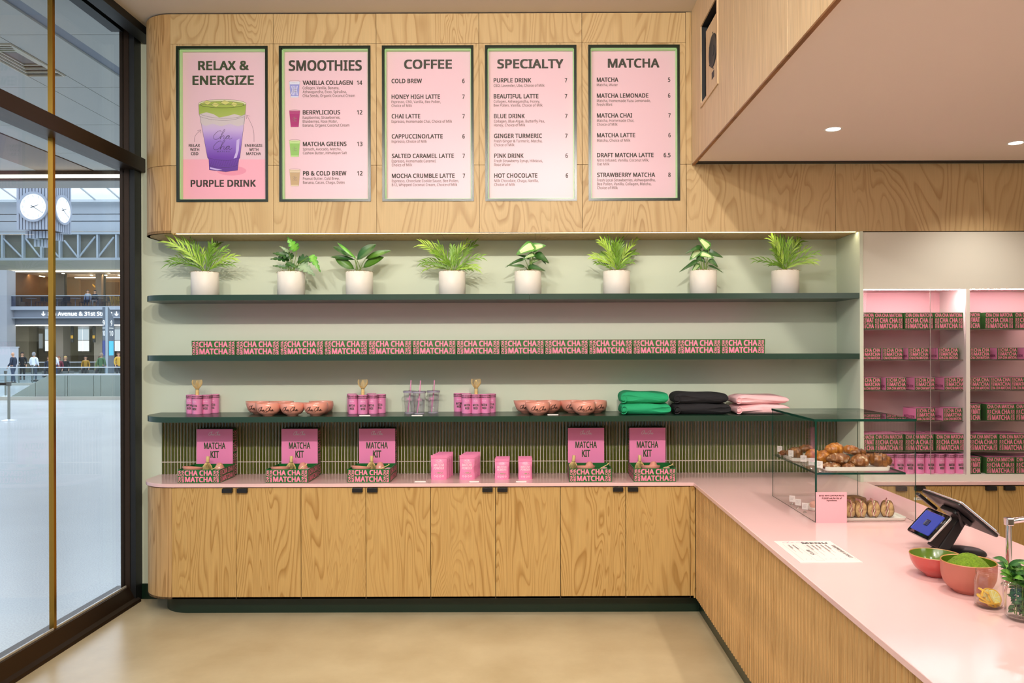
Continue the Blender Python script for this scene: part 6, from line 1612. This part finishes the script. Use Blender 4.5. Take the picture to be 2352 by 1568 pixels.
kb = thing('white_kiosk', 'white kiosk box at left photo edge beyond the railing', 'kiosk', (at(0, 830, 45).x, 45, 0)); wp(bxp(MB(), -25, 22, 797, 860, 45, .8), 'cabinet', M('kiosk_white', 'B9BCC2', .5), kb, bevel=.02); wp(bxp(MB(), -25, 22.5, 796, 798, 44.98, .84), 'top', M('kiosk_white', ''), kb)
def stanchion(px, Y, lb, belt=0):
    x = (px-PX)*Y/F; t = thing('queue_stanchion', lb, 'stanchion', (x, Y, 0), 0, 'steel queue stanchions in the hall')
    MB().lathe([(.001, 0), (.185, 0), (.185, .012), (.10, .035), (.034, .05)], 24, cap=False).build('base', M('base_white', 'D8DCE0', .25, .3), t, smooth=True, angle=40)
    MB().lathe([(.034, .04), (.034, .90)], 16).build('post', M('post_steel', '9A9A92', .35, .8), t, smooth=True)
    MB().box(-.042, .042, -.042, .042, .88, .99).build('head', M('post_head', '6E6E68', .4, .5), t, bevel=.008)
    if belt: MB().box(-belt, -.04, -.003, .003, .90, .965).build('belt', M('belt_black', '2E221C', .7), t)
stanchion(20, 19.8, 'near steel queue stanchion with black belt at left photo edge', 1.6)
stanchion(43, 41.0, 'far queue stanchion behind the walking man'); stanchion(74.5, 41.2, 'far queue stanchion in front of man in white shirt'); stanchion(12.5, 30, 'far queue stanchion at left edge behind the near one')

# ---------------------------------------------------------------- people
SKIN = M('skin', 'C99A7C', .6)
def chain_body(name, chains, mat, parent, lv=1):
    """chains: list of lists of (x,y,z,r); first vertex of later chains joins vertex index given by ('j', i)"""
    vs, es, rs = [], [], []
    for ch in chains:
        prev = None
        for q in ch:
            if q[0] == 'j': prev = q[1]; continue
            vs.append(q[:3]); rs.append(q[3]); i = len(vs)-1
            if prev is not None: es.append((prev, i))
            prev = i
    me = bpy.data.meshes.new(name); me.from_pydata(vs, es, []); me.materials.append(mat)
    o = bpy.data.objects.new(name, me); COL.objects.link(o); o.parent = parent
    sk_ = o.modifiers.new('skin', 'SKIN'); sk_.use_smooth_shade = True
    for i, r_ in enumerate(rs): me.skin_vertices[0].data[i].radius = (r_, r_)
    me.skin_vertices[0].data[0].use_root = True
    s_ = o.modifiers.new('sub', 'SUBSURF'); s_.levels = lv; s_.render_levels = lv
    return o
def ensure_skin(me):
    pass
def person(px, Y, h, shirt, pants, hair, lb, rz=0, sit=False, z0=0, stride=0, cat='person', bald=False):
    x = (px-PX)*Y/F; t = thing('person', lb, cat, (x, Y, z0), rz, 'people in the station hall'); s = h/1.75 if not sit else h/1.32
    hz = .93 if not sit else .50
    def S(q): return tuple(v*s for v in q)
    st = stride
    if not sit:
        legs = [[('j', 0), S((.09, 0, .86, .085)), S((.10, st*.6-.02, .48, .062)), S((.10, st, .09, .042)), S((.10, st-.12, .04, .035))],
                [('j', 0), S((-.09, 0, .86, .085)), S((-.10, -st*.5-.02, .48, .062)), S((-.10, -st*.9, .10, .042)), S((-.10, -st*.9-.12, .04, .035))]]
    else:
        legs = [[('j', 0), S((.09, -.05, .48, .085)), S((.10, -.42, .50, .062)), S((.10, -.44, .10, .045)), S((.10, -.55, .05, .035))],
                [('j', 0), S((-.09, -.05, .48, .085)), S((-.10, -.42, .50, .062)), S((-.10, -.44, .10, .045)), S((-.10, -.55, .05, .035))]]
    b = hz-.0
    spine = [S((0, 0, b, .125)), S((0, 0, b+.18, .115)), S((0, .01, b+.38, .135)), S((0, .01, b+.50, .09)), S((0, 0, b+.57, .05)), S((0, -.01, b+.63, .062)), S((0, -.015, b+.70, .092)), S((0, -.01, b+.77, .078)), S((0, 0, b+.81, .035))]
    arms = [[('j', 3), S((sx*.18, .01, b+.47, .055)), S((sx*.23, .02, b+.22, .042)), S((sx*.22, -.10-(st*.3*sx), b+.02, .033)), S((sx*.21, -.14-(st*.3*sx), b-.06, .03)), S((sx*.21, -.17-(st*.3*sx), b-.12, .018))] for sx in (1, -1)]
    # j indices: spine occupies 0..8
    chain_body('body', [spine]+legs+arms, SKIN, t, 1)
    up = [S((0, 0, b-.07, .150)), S((0, 0, b+.04, .150)), S((0, 0, b+.18, .140)), S((0, .01, b+.38, .150)), S((0, .01, b+.50, .105))]
    ar = [[('j', 4), S((sx*.18, .01, b+.47, .072)), S((sx*.23, .02, b+.22, .058)), S((sx*.22, -.10-(st*.3*sx), b+.03, .046))] for sx in (1, -1)]
    chain_body('top', [up]+ar, M('cloth_'+shirt, shirt, .8), t, 1)
    base_ = [S((0, 0, b, .146)), S((0, 0, b+.12, .130))]
    lg_ = [[q if q[0] == 'j' else (q[0], q[1], q[2], q[3]*1.22) for q in L_[:4]] for L_ in legs]
    chain_body('trousers', [base_]+lg_, M('cloth_'+pants, pants, .8), t, 1)
    hz_ = b+.715
    m = MB().lathe([(.001, .142), (.045, .133), (.078, .105), (.096, .055), (.098, 0), (.092, -.05), (.080, -.08)], 20, cap=False)
    m.v = [(x_*s, (y_*1.12+.012)*s, (z_+hz_)*s) for x_, y_, z_ in m.v]
    m.f = [f for f in m.f if not (sum(m.v[i][1] for i in f)/4 < -.02*s and sum(m.v[i][2] for i in f)/4 < (hz_+.072)*s)]
    if not bald: m.build('hair', M('hair_'+hair, hair, .8), t, smooth=True)
    fc = MB()
    for sx in (-1, 1): fc.box((sx*.032-.011)*s, (sx*.032+.011)*s, -.108*s, -.098*s, (hz_-.006)*s, (hz_+.004)*s)
    fc.box(-.02*s, .02*s, -.105*s, -.095*s, (hz_-.062)*s, (hz_-.055)*s); fc.build('eyes_and_mouth', M('face_dark', '5A3A30'), t)
    MB().add([S((-.011, -.100, hz_-.03)), S((.011, -.100, hz_-.03)), S((0, -.128, hz_-.032)), S((0, -.102, hz_+.008))], [(0, 2, 3), (2, 1, 3), (0, 1, 2)]).build('nose', SKIN, t)
    ft = [L_[3] if False else L_[-1] for L_ in legs]
    sh = MB()
    for q in ft: sh.box(q[0]-.05*s, q[0]+.05*s, q[1]-.10*s, q[1]+.19*s, 0, .10*s)
    sh.build('shoes', M('shoe_dark', '1C1A1A', .5), t, bevel=.02)
    MB().box(-.102*s, -.09*s, -.02*s, .012*s, (hz_-.03)*s, (hz_+.03)*s).box(.09*s, .102*s, -.02*s, .012*s, (hz_-.03)*s, (hz_+.03)*s).build('ears', SKIN, t)
    return t
person(30, 41.5, 1.66, '2A3448', '3A4660', '6A5A50', 'bald man in dark blue jacket walking left past the railing', rz=-pi/2, stride=.16, bald=True)
person(78, 44, 1.63, 'D9E2EC', '3A4250', '8E8E90', 'grey haired man in white shirt seen from behind at the railing', rz=pi)
person(51, 47, 1.62, '1E1E22', '1E1E22', '241C18', 'person in black behind the walking man', rz=.6)
person(125, 46, 1.60, 'DDE3EA', '2A3A5A', '6A5A50', 'person in white top half hidden by brass mullion', rz=pi)
for px, Y, sh, pa, ha, lb in ((112, 51, '2C3444', '23262E', '3A2C24', 'person in navy sitting left of the brass mullion'), (135, 50, '6E2A3A', '2A2A30', '7A4A30', 'woman in maroon top sitting right of brass mullion'), (150, 51, '1C1E22', '1C1E22', 'B89A60', 'blonde person in black coat sitting in the waiting area'),
                             (196.5, 53, 'A07A2A', '2A2A2E', '2A1E16', 'person in mustard top sitting before the window'), (229, 50, '6A7A4A', '2A2A2E', '5A4030', 'person in olive top sitting behind the man in green')):
    person(px, Y, 1.34, sh, pa, ha, lb, rz=.3, sit=True)
    o = MB().box(-.35, .35, -.25, .3, 0, .40*1.0).build('waiting_bench', M('bench_grey', '6A6A66', .6), loc=((px-PX)*Y/F, Y+.08, 0)); tag(o, 'grey bench under the '+lb.replace('sitting ', '').replace('in the waiting area', 'in waiting area'), 'bench', 'benches in the waiting area')
person(233, 44.6, 1.58, '4A6A4A', '2E3A30', '8A7A6A', 'man in green shirt seen from behind near the totem', rz=pi)
person(272, 45, 1.62, 'C8A040', '3A3A3E', '4A3A30', 'person in yellow top at right edge of the glass', rz=.9)
person(202, 60.9, 1.32, '8E9AA8', '23283A', '2A2420', 'person in grey top sitting on the mezzanine', rz=.2, sit=True, z0=z_up)
person(218.5, 61.3, 1.32, '20283A', 'A8A090', '1E1A18', 'person in navy sitting opposite on the mezzanine', rz=-.1, sit=True, z0=z_up)
